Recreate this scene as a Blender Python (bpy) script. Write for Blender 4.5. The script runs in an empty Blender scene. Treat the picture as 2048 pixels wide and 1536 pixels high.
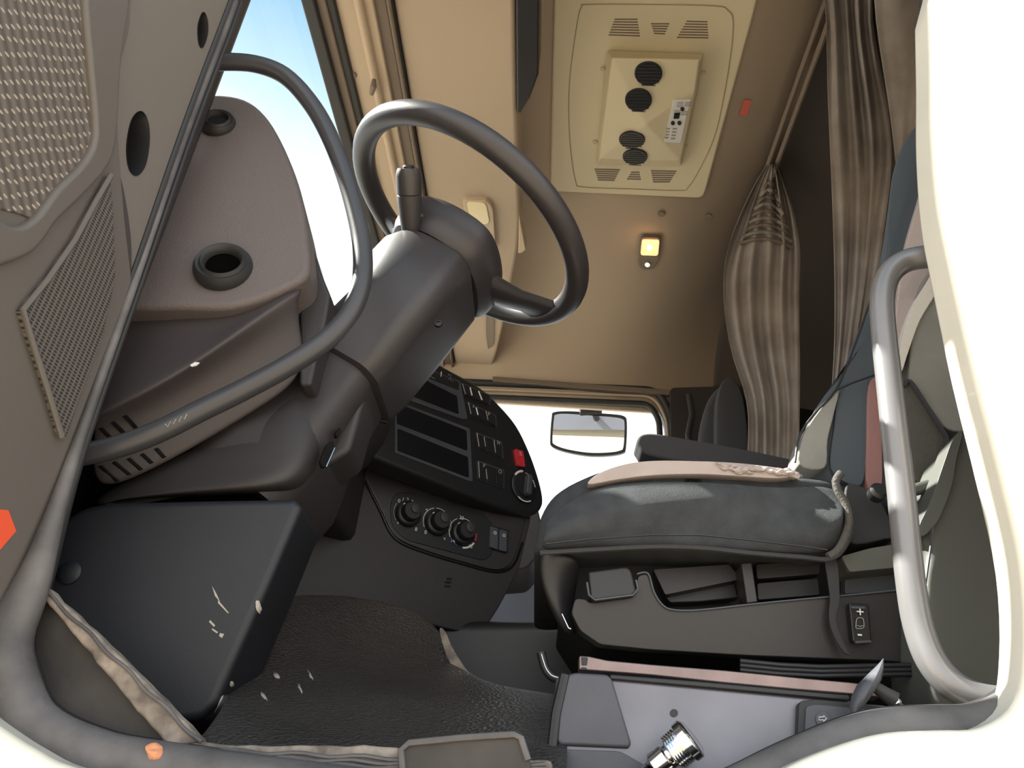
import bpy, bmesh, math, random
from mathutils import Vector, Matrix, noise
from mathutils.geometry import tessellate_polygon
random.seed(7)
S = bpy.context.scene
COL = S.collection
# ---------------------------------------------------------------- camera
F = 1600.0
R3 = ((0.99636249, -0.05978175, 0.06072829), (0.02401255, -0.48679978, -0.87318347), (0.08176296, 0.8714655, -0.48359353))
CAM = Vector((0, 0, 1.5))
cd = bpy.data.cameras.new('camera'); cam = bpy.data.objects.new('camera', cd); COL.objects.link(cam)
cd.sensor_width = 36.0; cd.lens = 36.0 * F / 2048.0; cd.clip_start = 0.02
cam.matrix_world = Matrix.Translation(CAM) @ Matrix(R3).to_4x4()
S.camera = cam
# ---------------------------------------------------------------- world, sun, exposure
S.view_settings.view_transform = 'Standard'; S.view_settings.look = 'None'
S.view_settings.exposure = 1.0; S.view_settings.gamma = 1.0; S.view_settings.use_curve_mapping = False
W = bpy.data.worlds.new('sky'); S.world = W; W.use_nodes = True
nt = W.node_tree; nt.nodes.clear()
def N(t, **k):
    n = nt.nodes.new(t)
    for a, b in k.items(): setattr(n, a, b)
    return n
out = N('ShaderNodeOutputWorld'); bg = N('ShaderNodeBackground'); tc = N('ShaderNodeTexCoord')
ns = N('ShaderNodeTexNoise'); ns.inputs['Scale'].default_value = 1.6; ns.inputs['Detail'].default_value = 6
rp = N('ShaderNodeValToRGB'); rp.color_ramp.elements[0].position = .47; rp.color_ramp.elements[1].position = .75
sx = N('ShaderNodeSeparateXYZ'); gr = N('ShaderNodeValToRGB')
gr.color_ramp.elements[0].position = .50; gr.color_ramp.elements[0].color = (1.0, 1.0, 1.0, 1)
gr.color_ramp.elements[1].position = .80; gr.color_ramp.elements[1].color = (.15, .31, .44, 1)
mx = N('ShaderNodeMixRGB'); mx.inputs[2].default_value = (1.0, 1.0, 1.0, 1)
L = nt.links.new
L(tc.outputs['Generated'], ns.inputs['Vector']); L(ns.outputs[0], rp.inputs[0]); L(tc.outputs['Generated'], sx.inputs[0])
L(sx.outputs['Z'], gr.inputs[0]); L(rp.outputs[0], mx.inputs[0]); L(gr.outputs[0], mx.inputs[1])
L(mx.outputs[0], bg.inputs[0]); L(bg.outputs[0], out.inputs[0]); bg.inputs[1].default_value = 1.1
sd = bpy.data.lights.new('sun', 'SUN'); sd.energy = 12.0; sd.angle = .01; sd.color = (1, .93, .82)
sun = bpy.data.objects.new('sun', sd); COL.objects.link(sun)
SUN_DIR = Vector((.80, -.11, -.80))   # travel direction of the light
sun.rotation_euler = SUN_DIR.to_track_quat('-Z', 'Y').to_euler()
try:
    S.cycles.use_denoising = True; S.cycles.max_bounces = 10; S.cycles.diffuse_bounces = 8
    S.cycles.sample_clamp_indirect = 8
except Exception: pass

# ---------------------------------------------------------------- rays from the photograph
def ray(px, py):
    c = Vector(((px - 1024) / F, -(py - 768) / F, -1.0)); return Matrix(R3) @ c
def onp(px, py, pl):
    O, n = pl; d = ray(px, py); return CAM + d * ((O - CAM).dot(n) / d.dot(n))
def PY(y): return (Vector((0, y, 0)), Vector((0, 1, 0)))
def PZ(z): return (Vector((0, 0, CAM.z + z)), Vector((0, 0, 1)))
def PX(x): return (Vector((x, 0, 0)), Vector((1, 0, 0)))
def p(px, py, y): return onp(px, py, PY(y))
def PN(px, py, y, n): return (p(px, py, y), Vector(n).normalized())   # plane through the point seen at px,py at lateral y, normal n
def p3(a, b, c):                                # plane through three (px,py,Y)
    A, B, C = p(*a), p(*b), p(*c); return (A, (B - A).cross(C - A).normalized())
def cr(pts, k=6, closed=True):                  # Catmull-Rom through points (any dimension)
    n = len(pts); o = []
    for i in range(n if closed else n - 1):
        g = lambda j: pts[j % n] if closed else pts[min(max(j, 0), n - 1)]
        a, b, c, d = g(i - 1), g(i), g(i + 1), g(i + 2)
        for q in range(k):
            t = q / k
            o.append(tuple(.5 * (2 * b[m] + (c[m] - a[m]) * t + (2 * a[m] - 5 * b[m] + 4 * c[m] - d[m]) * t * t + (3 * b[m] - a[m] - 3 * c[m] + d[m]) * t ** 3) for m in range(len(b))))
    if not closed: o.append(tuple(pts[-1]))
    return o
def rnd(pts, r=12, k=4):                        # round the corners of a pixel polygon
    n = len(pts); o = []
    for i in range(n):
        a, b, c = Vector(pts[i - 1]), Vector(pts[i]), Vector(pts[(i + 1) % n])
        u, v = a - b, c - b; lu, lv = u.length, v.length
        if lu < 1e-6 or lv < 1e-6: continue
        q = min(r, lu * .45, lv * .45); s, e = b + u / lu * q, b + v / lv * q
        for j in range(k + 1):
            t = j / k; o.append(tuple(s * (1 - t) ** 2 + b * 2 * t * (1 - t) + e * t * t))
    return o
def ell(cx, cy, a, b, th=0, n=28):
    th = math.radians(th); return [(cx + a * math.cos(t) * math.cos(th) - b * math.sin(t) * math.sin(th), cy + a * math.cos(t) * math.sin(th) + b * math.sin(t) * math.cos(th)) for t in [2 * math.pi * i / n for i in range(n)]]
# ---------------------------------------------------------------- materials
MATS = {}
def mat(name, col, rough=.5, metal=0, bump=0, bscale=300, spec=.5, var=0, vscale=6, col2=None, voro=False, coat=0):
    if name in MATS: return MATS[name]
    m = bpy.data.materials.new(name); m.use_nodes = True; t = m.node_tree; b = t.nodes['Principled BSDF']
    b.inputs['Base Color'].default_value = (*col, 1); b.inputs['Roughness'].default_value = rough; b.inputs['Metallic'].default_value = metal
    b.inputs['Specular IOR Level'].default_value = spec
    if coat: b.inputs['Coat Weight'].default_value = coat
    tcn = t.nodes.new('ShaderNodeTexCoord')
    if var:
        n = t.nodes.new('ShaderNodeTexNoise'); n.inputs['Scale'].default_value = vscale; n.inputs['Detail'].default_value = 6
        r = t.nodes.new('ShaderNodeValToRGB'); r.color_ramp.elements[0].position = .35; r.color_ramp.elements[1].position = .7
        c2 = col2 or tuple(min(1, c * (1 + var)) for c in col)
        r.color_ramp.elements[0].color = (*col, 1); r.color_ramp.elements[1].color = (*c2, 1)
        t.links.new(tcn.outputs['Object'], n.inputs['Vector']); t.links.new(n.outputs[0], r.inputs[0]); t.links.new(r.outputs[0], b.inputs['Base Color'])
    if bump:
        if voro:
            n = t.nodes.new('ShaderNodeTexVoronoi'); n.inputs['Scale'].default_value = bscale
        else:
            n = t.nodes.new('ShaderNodeTexNoise'); n.inputs['Scale'].default_value = bscale; n.inputs['Detail'].default_value = 2
        u = t.nodes.new('ShaderNodeBump'); u.inputs['Strength'].default_value = bump; u.inputs['Distance'].default_value = .002
        t.links.new(tcn.outputs['Object'], n.inputs['Vector']); t.links.new(n.outputs[0], u.inputs['Height']); t.links.new(u.outputs[0], b.inputs['Normal'])
    MATS[name] = m; return m
M = dict(
 dark=mat('dash_plastic', (.032, .028, .029), .5, bump=.25, bscale=700),
 dark2=mat('shroud_plastic', (.034, .030, .032), .40, bump=.12, bscale=800),
 black=mat('black_plastic', (.014, .014, .016), .45),
 gloss=mat('black_recess', (.005, .005, .007), .35),
 kick=mat('kick_panel_plastic', (.008, .009, .0125), .5, bump=.1, bscale=600, var=.5, vscale=5),
 brown=mat('brown_grey_plastic', (.125, .106, .104), .55, bump=.5, bscale=420),
 brown2=mat('tray_plastic', (.050, .042, .043), .5, bump=.2, bscale=600),
 door=mat('door_plastic', (.112, .100, .090), .5, bump=.15, bscale=700),
 rubber=mat('rubber', (.022, .022, .023), .55, bump=.1, bscale=200),
 seal=mat('door_seal_rubber', (.065, .062, .062), .6, bump=.3, bscale=150, var=1.0, vscale=14, col2=(.15, .14, .14)),
 tube=mat('painted_tube', (.040, .040, .045), .38, bump=.05, bscale=500),
 beige=mat('beige_headliner', (.44, .352, .265), .8, bump=.15, bscale=600),
 beige2=mat('beige_plastic', (.50, .395, .29), .6),
 cream=mat('hatch_plastic', (.62, .54, .37), .5),
 taupe=mat('taupe_trim', (.17, .13, .10), .6),
 bunk=mat('bunk_shade_taupe', (.050, .042, .036), .9),  # dark taupe: the bunk space fading into shade, put into the colour
 door2=mat('door_strip_plastic', (.155, .140, .126), .45, bump=.1, bscale=700),
 groove=mat('groove_shadow_line', (.36, .29, .19), .7),
 mat_=mat('floor_mat_rubber', (.034, .031, .030), .33, bump=1.0, bscale=200, voro=True, var=.5, vscale=4, col2=(.056, .050, .046)),
 seatcloth=mat('seat_cover_cloth', (.030, .033, .037), .85, bump=.8, bscale=900, var=.6, vscale=30),
 backcloth=mat('backrest_cloth', (.060, .073, .086), .8, bump=.3, bscale=700),
 greycloth=mat('grey_side_cloth', (.20, .195, .175), .85, bump=.4, bscale=600, var=.25, vscale=12),
 foam=mat('worn_foam', (.33, .28, .265), .9, bump=.4, bscale=120, var=.15, vscale=20),
 maroon=mat('maroon_stripe', (.27, .14, .13), .85, bump=.3, bscale=600),
 seatplastic=mat('seat_base_plastic', (.019, .0165, .0165), .42, bump=.1, bscale=600),
 grpl=mat('grey_cover_plastic', (.085, .088, .078), .5, bump=.1, bscale=500),
 curtain=mat('curtain_cloth', (.22, .188, .168), .9, bump=.3, bscale=400, var=.5, vscale=9, col2=(.32, .285, .26)),
 darkwall=mat('dark_cavity_shade', (.010, .009, .010), .95, spec=.1),  # near-black: shade of the bunk space and openings put into the colour
 metal=mat('bare_metal_strip', (.22, .16, .145), .36, .7, bump=.05, bscale=60, var=.3, vscale=25),
 chrome=mat('chrome', (.75, .74, .76), .12, 1.0),
 steel=mat('dull_steel_plate', (.11, .11, .125), .40, .5, bump=.05, bscale=40, var=.9, vscale=5),
 paint=mat('white_body_paint', (.80, .77, .66), .35, coat=.5),
 dirty=mat('dusty_rubber', (.12, .10, .085), .85, bump=.8, bscale=90, var=1.3, vscale=40, col2=(.34, .29, .24)),
 sill=mat('sill_panel', (.019, .017, .0155), .7, bump=.4, bscale=60, var=2.2, vscale=9),
 red=mat('red_plastic', (.55, .035, .045), .35),
 orange=mat('orange_red_reflector', (.75, .10, .045), .35),
 redst=mat('red_sticker', (.50, .10, .07), .6),
 white=mat('white_print', (.75, .75, .75), .6),
 grey=mat('grey_print', (.35, .33, .31), .6),
 yellow=mat('pale_lens', (.8, .7, .45), .15),
 stone=mat('orange_stone', (.62, .27, .14), .9, bump=.6, bscale=60),
 blue=mat('blue_print', (.05, .1, .4), .6),
 strap=mat('seat_strap', (.030, .030, .032), .7, bump=.4, bscale=800),
 scuff=mat('chalky_scuff', (.42, .38, .33), .95),
 batt=mat('grey_box_plastic', (.062, .064, .078), .5, bump=.1, bscale=300, var=.2, vscale=20),
 ground=mat('sandy_ground', (.30, .255, .195), .95, bump=.3, bscale=4, var=.2, vscale=.5),
 btn=mat('button_grey', (.060, .066, .080), .5),
 farpanel=mat('door_lower_grey', (.20, .21, .25), .6),
)
def glass():
    m = bpy.data.materials.new('window_glass'); m.use_nodes = True; t = m.node_tree; t.nodes.clear()
    o = t.nodes.new('ShaderNodeOutputMaterial'); tr = t.nodes.new('ShaderNodeBsdfTransparent'); gl = t.nodes.new('ShaderNodeBsdfGlossy'); mi = t.nodes.new('ShaderNodeMixShader'); fr = t.nodes.new('ShaderNodeFresnel')
    tr.inputs[0].default_value = (.94, .97, .98, 1); gl.inputs['Roughness'].default_value = 0.0; fr.inputs[0].default_value = 1.25
    ml = t.nodes.new('ShaderNodeMath'); ml.operation = 'MULTIPLY'; ml.inputs[1].default_value = .08; t.links.new(fr.outputs[0], ml.inputs[0]); t.links.new(ml.outputs[0], mi.inputs[0]); t.links.new(tr.outputs[0], mi.inputs[1]); t.links.new(gl.outputs[0], mi.inputs[2]); t.links.new(mi.outputs[0], o.inputs[0]); return m
M['glass'] = glass()
M['mirror'] = mat('mirror_glass', (.9, .9, .9), .02, 1.0)
def emis(name, col, st):
    m = bpy.data.materials.new(name); m.use_nodes = True; b = m.node_tree.nodes['Principled BSDF']
    b.inputs['Base Color'].default_value = (*col, 1); b.inputs['Emission Color'].default_value = (*col, 1); b.inputs['Emission Strength'].default_value = st; return m
M['bulb'] = emis('warm_bulb', (1, .42, .12), 5.0)
def fabric():                                   # dotted woven door cloth
    m = bpy.data.materials.new('dotted_cloth'); m.use_nodes = True; t = m.node_tree; b = t.nodes['Principled BSDF']
    tc = t.nodes.new('ShaderNodeTexCoord'); mp = t.nodes.new('ShaderNodeMapping'); v = t.nodes.new('ShaderNodeTexVoronoi'); r = t.nodes.new('ShaderNodeValToRGB')
    sp = t.nodes.new('ShaderNodeSeparateXYZ'); cb = t.nodes.new('ShaderNodeCombineXYZ'); my = t.nodes.new('ShaderNodeMath'); my.operation = 'MULTIPLY'; my.inputs[1].default_value = .42; v.voronoi_dimensions = '2D'; v.inputs['Scale'].default_value = 135; v.inputs['Randomness'].default_value = .22; mp.inputs['Rotation'].default_value = (0, 0, .35)
    w = t.nodes.new('ShaderNodeTexWave'); w.bands_direction = 'DIAGONAL'; w.inputs['Scale'].default_value = 55; w.inputs['Distortion'].default_value = .4
    r.color_ramp.elements[0].position = .16; r.color_ramp.elements[0].color = (.36, .31, .26, 1); r.color_ramp.elements[1].position = .25; r.color_ramp.elements[1].color = (0, 0, 0, 1)
    r2 = t.nodes.new('ShaderNodeValToRGB'); r2.color_ramp.elements[0].color = (.075, .064, .058, 1); r2.color_ramp.elements[1].color = (.14, .12, .10, 1)
    a = t.nodes.new('ShaderNodeMixRGB'); a.blend_type = 'LIGHTEN'; a.inputs[0].default_value = 1
    k = t.links.new; k(tc.outputs['Object'], sp.inputs[0]); k(sp.outputs['Y'], my.inputs[0]); k(my.outputs[0], cb.inputs[0]); k(sp.outputs['Z'], cb.inputs[1]); k(cb.outputs[0], mp.inputs['Vector']); k(mp.outputs[0], v.inputs['Vector']); k(mp.outputs[0], w.inputs['Vector']); k(v.outputs['Distance'], r.inputs[0]); k(w.outputs[1], r2.inputs[0])
    k(r.outputs[0], a.inputs[1]); k(r2.outputs[0], a.inputs[2]); k(a.outputs[0], b.inputs['Base Color']); b.inputs['Roughness'].default_value = .9
    u = t.nodes.new('ShaderNodeBump'); u.inputs['Strength'].default_value = .5; u.inputs['Distance'].default_value = .002; k(r2.outputs[0], u.inputs['Height']); k(u.outputs[0], b.inputs['Normal'])
    return m
M['fabric'] = fabric()
def mesh_grille():
    m = bpy.data.materials.new('speaker_mesh'); m.use_nodes = True; t = m.node_tree; b = t.nodes['Principled BSDF']
    tc = t.nodes.new('ShaderNodeTexCoord'); v = t.nodes.new('ShaderNodeTexVoronoi'); v.voronoi_dimensions = '2D'; v.inputs['Scale'].default_value = 250; v.inputs['Randomness'].default_value = 0; sp = t.nodes.new('ShaderNodeSeparateXYZ'); cb = t.nodes.new('ShaderNodeCombineXYZ'); my = t.nodes.new('ShaderNodeMath'); my.operation = 'MULTIPLY'; my.inputs[1].default_value = .5; t.links.new(tc.outputs['Object'], sp.inputs[0]); t.links.new(sp.outputs['Y'], my.inputs[0]); t.links.new(my.outputs[0], cb.inputs[0]); t.links.new(sp.outputs['Z'], cb.inputs[1])
    r = t.nodes.new('ShaderNodeValToRGB'); r.color_ramp.elements[0].position = .30; r.color_ramp.elements[0].color = (.03, .027, .025, 1); r.color_ramp.elements[1].position = .42; r.color_ramp.elements[1].color = (.125, .112, .10, 1)
    k = t.links.new; k(cb.outputs[0], v.inputs['Vector']); k(v.outputs['Distance'], r.inputs[0]); k(r.outputs[0], b.inputs['Base Color']); b.inputs['Roughness'].default_value = .45
    return m
M['grille'] = mesh_grille()
# ---------------------------------------------------------------- builders
def thing(name, label, cat, loc, group=None):
    o = bpy.data.objects.new(name, None); COL.objects.link(o); o.location = loc; o.empty_display_size = .05
    o['label'] = label; o['category'] = cat
    if group: o['group'] = group
    bpy.context.view_layer.update(); return o
def tag(o, label, cat, group=None):
    o['label'] = label; o['category'] = cat
    if group: o['group'] = group
    return o
def struct(o): o['kind'] = 'structure'; return o
def lab(o, t): o['label'] = t; return o
def wm(o):
    m = Matrix.Identity(4)
    while o is not None: m = Matrix.Translation(o.location) @ m; o = o.parent
    return m
def obj(name, verts, faces, material, parent=None, smooth=True, bevel=0, seg=2, sub=0, solid=0, off=1, orient=True, ang=30):
    me = bpy.data.meshes.new(name)
    V = [Vector(v) for v in verts]
    c = sum(V, Vector()) / len(V)
    if parent is not None: inv = wm(parent).inverted(); org = inv @ c
    else: org = c
    me.from_pydata([v - c for v in V], [], faces); me.update()
    bm = bmesh.new(); bm.from_mesh(me); bmesh.ops.remove_doubles(bm, verts=bm.verts, dist=1e-6)
    if orient: bmesh.ops.recalc_face_normals(bm, faces=bm.faces)
    bm.to_mesh(me); bm.free()
    me.materials.append(M[material] if isinstance(material, str) else material)
    o = bpy.data.objects.new(name, me); COL.objects.link(o)
    if parent is not None: o.parent = parent
    o.location = org
    if smooth: me.polygons.foreach_set('use_smooth', [True] * len(me.polygons))
    if solid:
        s = o.modifiers.new('solid', 'SOLIDIFY'); s.thickness = solid; s.offset = off
    if sub:
        s = o.modifiers.new('sub', 'SUBSURF'); s.levels = sub; s.render_levels = sub
    if bevel:
        b = o.modifiers.new('bevel', 'BEVEL'); b.width = bevel; b.segments = seg; b.limit_method = 'ANGLE'; b.angle_limit = math.radians(ang); b.harden_normals = True
    elif smooth and not sub:
        me.set_sharp_from_angle(angle=math.radians(42))
    return o
def prism(name, loop, hv, material, parent=None, holes=(), bevel=.002, seg=2):
    """loop: 3D points of the front face; hv: extrusion vector to the back"""
    loops = [[Vector(v) for v in loop]] + [[Vector(v) for v in h] for h in holes]
    tri = tessellate_polygon(loops); flat = [v for l in loops for v in l]; n = len(flat)
    hv = Vector(hv); verts = flat + [v + hv for v in flat]
    if holes: faces = [tuple(t) for t in tri] + [tuple(i + n for i in reversed(t)) for t in tri]
    else: faces = [tuple(range(n)), tuple(range(2 * n - 1, n - 1, -1))]
    s = 0
    for l in loops:
        m = len(l)
        for i in range(m): a, b = s + i, s + (i + 1) % m; faces.append((a, b, b + n, a + n))
        s += m
    return obj(name, verts, faces, material, parent, smooth=bool(bevel), bevel=bevel, seg=seg)
def plate(name, px, pl, th, material, parent=None, holes=(), bevel=.002, seg=2, back=None, lift=0):
    """pixel outline on plane pl, extruded th away from the camera along the plane normal (or along back)"""
    O, n = pl; n = n.normalized()
    if n.dot(O - CAM) < 0: n = -n
    O2 = O - n * lift; pl2 = (O2, n)
    L1 = [onp(a, b, pl2) for a, b in px]; H = [[onp(a, b, pl2) for a, b in h] for h in holes]
    return prism(name, L1, Vector(back) if back is not None else n * th, material, parent, H, bevel, seg)
def tube(name, pts, r, material, parent=None, n=14, cap=True, closed=False, taper=None):
    P = [Vector(q) for q in pts]; m = len(P); verts = []; faces = []
    up = None
    for i, q in enumerate(P):
        if closed: t = (P[(i + 1) % m] - P[i - 1]).normalized()
        else: t = (P[min(i + 1, m - 1)] - P[max(i - 1, 0)]).normalized()
        if up is None:
            up = Vector((0, 0, 1)) if abs(t.z) < .9 else Vector((1, 0, 0))
        u = (up - t * up.dot(t)).normalized(); v = t.cross(u); up = u
        rr = r if taper is None else r * taper[i]
        for j in range(n):
            a = 2 * math.pi * j / n; verts.append(q + u * rr * math.cos(a) + v * rr * math.sin(a))
    for i in range(m if closed else m - 1):
        for j in range(n):
            a, b = i * n + j, i * n + (j + 1) % n; k = ((i + 1) % m) * n
            faces.append((a, b, k + (j + 1) % n, k + j))
    if cap and not closed: faces += [tuple(range(n)), tuple(range((m - 1) * n, m * n))]
    return obj(name, verts, faces, material, parent)
def loft(name, loops, material, parent=None, caps=True, sub=0, bevel=0, smooth=True):
    n = len(loops[0]); verts = [Vector(v) for l in loops for v in l]; faces = []
    for i in range(len(loops) - 1):
        for j in range(n): faces.append((i * n + j, i * n + (j + 1) % n, (i + 1) * n + (j + 1) % n, (i + 1) * n + j))
    if caps: faces += [tuple(range(n)), tuple(range((len(loops) - 1) * n, len(loops) * n))]
    return obj(name, verts, faces, material, parent, sub=sub, bevel=bevel, smooth=smooth)
def grid(name, rows, material, parent=None, th=.006, sub=2, away=True, smooth=True):
    """rows of 3D points -> surface with thickness on the side away from the camera"""
    nr, nc = len(rows), len(rows[0]); verts = [Vector(v) for r in rows for v in r]; faces = []
    for i in range(nr - 1):
        for j in range(nc - 1): faces.append((i * nc + j, i * nc + j + 1, (i + 1) * nc + j + 1, (i + 1) * nc + j))
    # orient faces to the camera
    if sum(math.copysign(1, (verts[f[1]] - verts[f[0]]).cross(verts[f[2]] - verts[f[0]]).dot(CAM - verts[f[0]])) for f in faces) < 0: faces = [tuple(reversed(f)) for f in faces]
    return obj(name, verts, faces, material, parent, solid=th, off=-1, sub=sub, orient=False, smooth=smooth)
def crown(name, loop, hv, r, material, parent=None, steps=4):
    """soft block: front face inset and rounded by r, then straight back along hv, then rounded"""
    L0 = [Vector(v) for v in loop]; c = sum(L0, Vector()) / len(L0); hv = Vector(hv); d = hv.normalized(); H = hv.length
    def ring(ins, dep): return [v + (c - v).normalized() * ins + d * dep for v in L0]
    loops = [ring(r * 3, 0)]
    for i in range(steps + 1):
        a = math.pi / 2 * i / steps; loops.append(ring(r * (1 - math.sin(a)), r * (1 - math.cos(a))))
    for i in range(steps + 1):
        a = math.pi / 2 * i / steps; loops.append(ring(r * (1 - math.cos(a)), H - r * (1 - math.sin(a))))
    loops.append(ring(r * 3, H))
    return loft(name, loops, material, parent)
def text(name, s, px, py, pl, size, material, parent, rot=0, lift=.0006, right=None):
    """lettering lying on plane pl; right = world direction the line of writing runs in"""
    cu = bpy.data.curves.new('t', 'FONT'); cu.body = s; cu.size = size; cu.align_x = 'CENTER'; cu.align_y = 'CENTER'; cu.extrude = .0003
    t = bpy.data.objects.new('t', cu); COL.objects.link(t); dg = bpy.context.evaluated_depsgraph_get(); me = bpy.data.meshes.new_from_object(t.evaluated_get(dg))
    bpy.data.objects.remove(t)
    O, n = pl; n = n.normalized()
    if n.dot(O - CAM) > 0: n = -n
    r = Vector(right if right is not None else (1, 0, 0)); r = (r - n * r.dot(n)).normalized(); u = n.cross(r)
    c, s_ = math.cos(rot), math.sin(rot); r2 = r * c + u * s_; u2 = n.cross(r2); P0 = onp(px, py, pl) + n * lift
    for v in me.vertices: v.co = r2 * v.co.x + u2 * v.co.y + n * v.co.z
    me.name = name; me.materials.clear(); me.materials.append(M[material])
    o = bpy.data.objects.new(name, me); COL.objects.link(o)
    if parent is not None: o.parent = parent; o.location = wm(parent).inverted() @ P0
    else: o.location = P0
    return o
def lathe(name, c, axis, prof, material, parent=None, n=28):
    """prof: list of (radius, height along axis) from c"""
    a = Vector(axis).normalized(); u = a.orthogonal().normalized(); v = a.cross(u)
    loops = [[c + a * h + (u * math.cos(t) + v * math.sin(t)) * max(r, 1e-4) for t in [2 * math.pi * i / n for i in range(n)]] for r, h in prof]
    return loft(name, loops, material, parent)
def hit(px, py, ob):                            # where the sight line meets the surface of ob (and its normal)
    from mathutils.bvhtree import BVHTree
    dg = bpy.context.evaluated_depsgraph_get(); me = bpy.data.meshes.new_from_object(ob.evaluated_get(dg)); bm = bmesh.new(); bm.from_mesh(me); t = BVHTree.FromBMesh(bm); bm.free(); bpy.data.meshes.remove(me)
    off = wm(ob).translation; h = t.ray_cast(CAM - off, ray(px, py).normalized())
    return (h[0] + off, h[1] if h[1].dot(ray(px, py)) < 0 else -h[1]) if h[0] else None
def decal(name, px, ob, material, parent=None, lift=.0008, th=.0006):
    o = [hit(a, b, ob) for a, b in px]; o = [q[0] + q[1] * lift for q in o if q]
    c = sum(o, Vector()) / len(o); n = len(o); h = hit(sum(a for a, b in px) / len(px), sum(b for a, b in px) / len(px), ob); c = h[0] + h[1] * lift if h else c
    return obj(name, o + [c], [(i, (i + 1) % n, n) for i in range(n)], material, parent, solid=th)
def arc(name, c, n_, rad, a0, a1, r, material, parent, up=(0, 0, 1), k=16):
    n_ = Vector(n_).normalized(); u = Vector(up); u = (u - n_ * u.dot(n_)).normalized(); v = n_.cross(u)
    pts = [c + (u * math.cos(math.radians(a0 + (a1 - a0) * i / k)) + v * math.sin(math.radians(a0 + (a1 - a0) * i / k))) * rad for i in range(k + 1)]
    return tube(name, pts, r, material, parent, n=6)
def join(name, parts, material=None):
    """merge several helper meshes (same parent) into ONE mesh: surface pattern of a single part"""
    base = parts[0]; par = base.parent
    bm = bmesh.new(); dg = bpy.context.evaluated_depsgraph_get()
    mats = []
    for o in parts:
        me = bpy.data.meshes.new_from_object(o.evaluated_get(dg)); off = o.location - base.location
        me.transform(Matrix.Translation(off)); m = o.data.materials[0]
        if m not in mats: mats.append(m)
        k = mats.index(m)
        for q in me.polygons: q.material_index = k
        bm.from_mesh(me); bpy.data.meshes.remove(me)
    me = bpy.data.meshes.new(name); bm.to_mesh(me); bm.free()
    for m in mats: me.materials.append(m)
    o = bpy.data.objects.new(name, me); COL.objects.link(o); o.location = base.location; o.parent = par
    for q in parts: bpy.data.objects.remove(q)
    return o
# ================================================================ THE SETTING
VPX, VPY = 1068, 1660
def vx(x0, y): return x0 + (VPX - x0) * y / VPY          # a lateral line seen at x0 on the top edge, at height y
def yz(y, z, x=0): return Vector((x, y, CAM.z + z))
def X0(px, z): return onp(px, 0, PZ(z)).x
def lat(name, prof, y0, y1, material, parent=None, bevel=.003, seg=2):  # prof: list of (X, z)
    return prism(name, [Vector((x, y0, CAM.z + z)) for x, z in prof], Vector((0, y1 - y0, 0)), material, parent, (), bevel, seg)
def box(name, x0, x1, y0, y1, z0, z1, material, parent=None, bevel=.004):
    return prism(name, [Vector((a, y0, CAM.z + b)) for a, b in ((x0, z0), (x1, z0), (x1, z1), (x0, z1))], Vector((0, y1 - y0, 0)), material, parent, (), bevel)
YW = 3.06
g = tag(box('ground', -30, 30, -30, 30, -1.6, -1.5, 'ground', bevel=0), 'sandy ground outside', 'ground'); del g['label'], g['category']; struct(g)
struct(box('floor', -.75, 1.6, .90, 3.1, -.04, .02, 'black'))
prof = [(.87, 1.50), (.90, 1.66), (.98, 1.82), (1.12, 1.915), (1.35, 1.95), (2.0, 1.955), (2.55, 1.95), (2.78, 1.92), (2.92, 1.86), (3.0, 1.77), (3.045, 1.66), (3.06, 1.60)]
prof = cr(prof, 3, False)
XR = X0(1676, 1.93)
for xa, xb, m_ in ((-.60, .70, 'beige'), (.706, XR, 'beige')):
    struct(grid('ceiling', [[yz(y, z, x) for y, z in prof] for x in (xa, (xa + xb) / 2, xb)], m_, th=.03, sub=0))
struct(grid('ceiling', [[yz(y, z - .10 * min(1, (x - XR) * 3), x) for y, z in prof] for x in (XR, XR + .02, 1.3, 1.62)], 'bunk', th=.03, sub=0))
struct(tube('trim_headliner_seam', [yz(y, z - .0005, .703) for y, z in prof if y > 1.2], .0028, 'taupe', n=6))
# far side wall with its window
hole = rnd([(700, 782), (1298, 803), (1330, 838), (1342, 1165), (700, 1165)], 26, 5)
w = struct(plate('wall_right', [(560, 740), (1400, 775), (1470, 776), (1500, 1500), (500, 1500)], PY(YW), .05, 'farpanel', holes=[hole], bevel=0))
struct(plate('wall_right', [(560, 610), (1390, 640), (1412, 782), (1000, 752), (560, 720)], PY(YW - .012), .05, 'beige', bevel=.01))
for i, (d, r, m_) in enumerate(((12, .013, 'rubber'), (-3, .006, 'beige2'), (-16, .015, 'rubber'))):
    pts = rnd([(690, 772 + d), (1306 - d * .7, 796 + d), (1330 - d, 838), (1348 - d, 1175)], 34, 7)[8:]
    pts = [(560, 765 + d)] + pts + [(1350 - d, 1200)]
    struct(tube('trim_%d' % (i + 1), [p(a, b, YW - .02 - .004 * i) for a, b in pts], r, m_))
struct(plate('trim_4', [(985, 752), (1340, 779), (1340, 789), (985, 762)], PY(YW - .05), .03, 'taupe', bevel=.004))
struct(plate('window_2', rnd([(705, 786), (1296, 806), (1325, 840), (1338, 1160), (705, 1160)], 20, 4), PY(YW + .03), .005, 'glass', bevel=0))
struct(plate('wall_rear_side', rnd([(1340, 775), (1520, 770), (1530, 1300), (1345, 1300)], 10), PY(YW - .06), .02, 'dark', bevel=.004))
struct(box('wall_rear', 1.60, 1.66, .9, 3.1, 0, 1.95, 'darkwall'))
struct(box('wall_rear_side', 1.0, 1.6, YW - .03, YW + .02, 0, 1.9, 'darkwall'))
struct(box('wall_front', -.80, -.74, .90, 3.1, -.1, .72, 'black'))
struct(box('wall_front_pillar', -.72, -.60, 2.96, 3.08, .7, 1.75, 'dark', bevel=.02))
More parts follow.
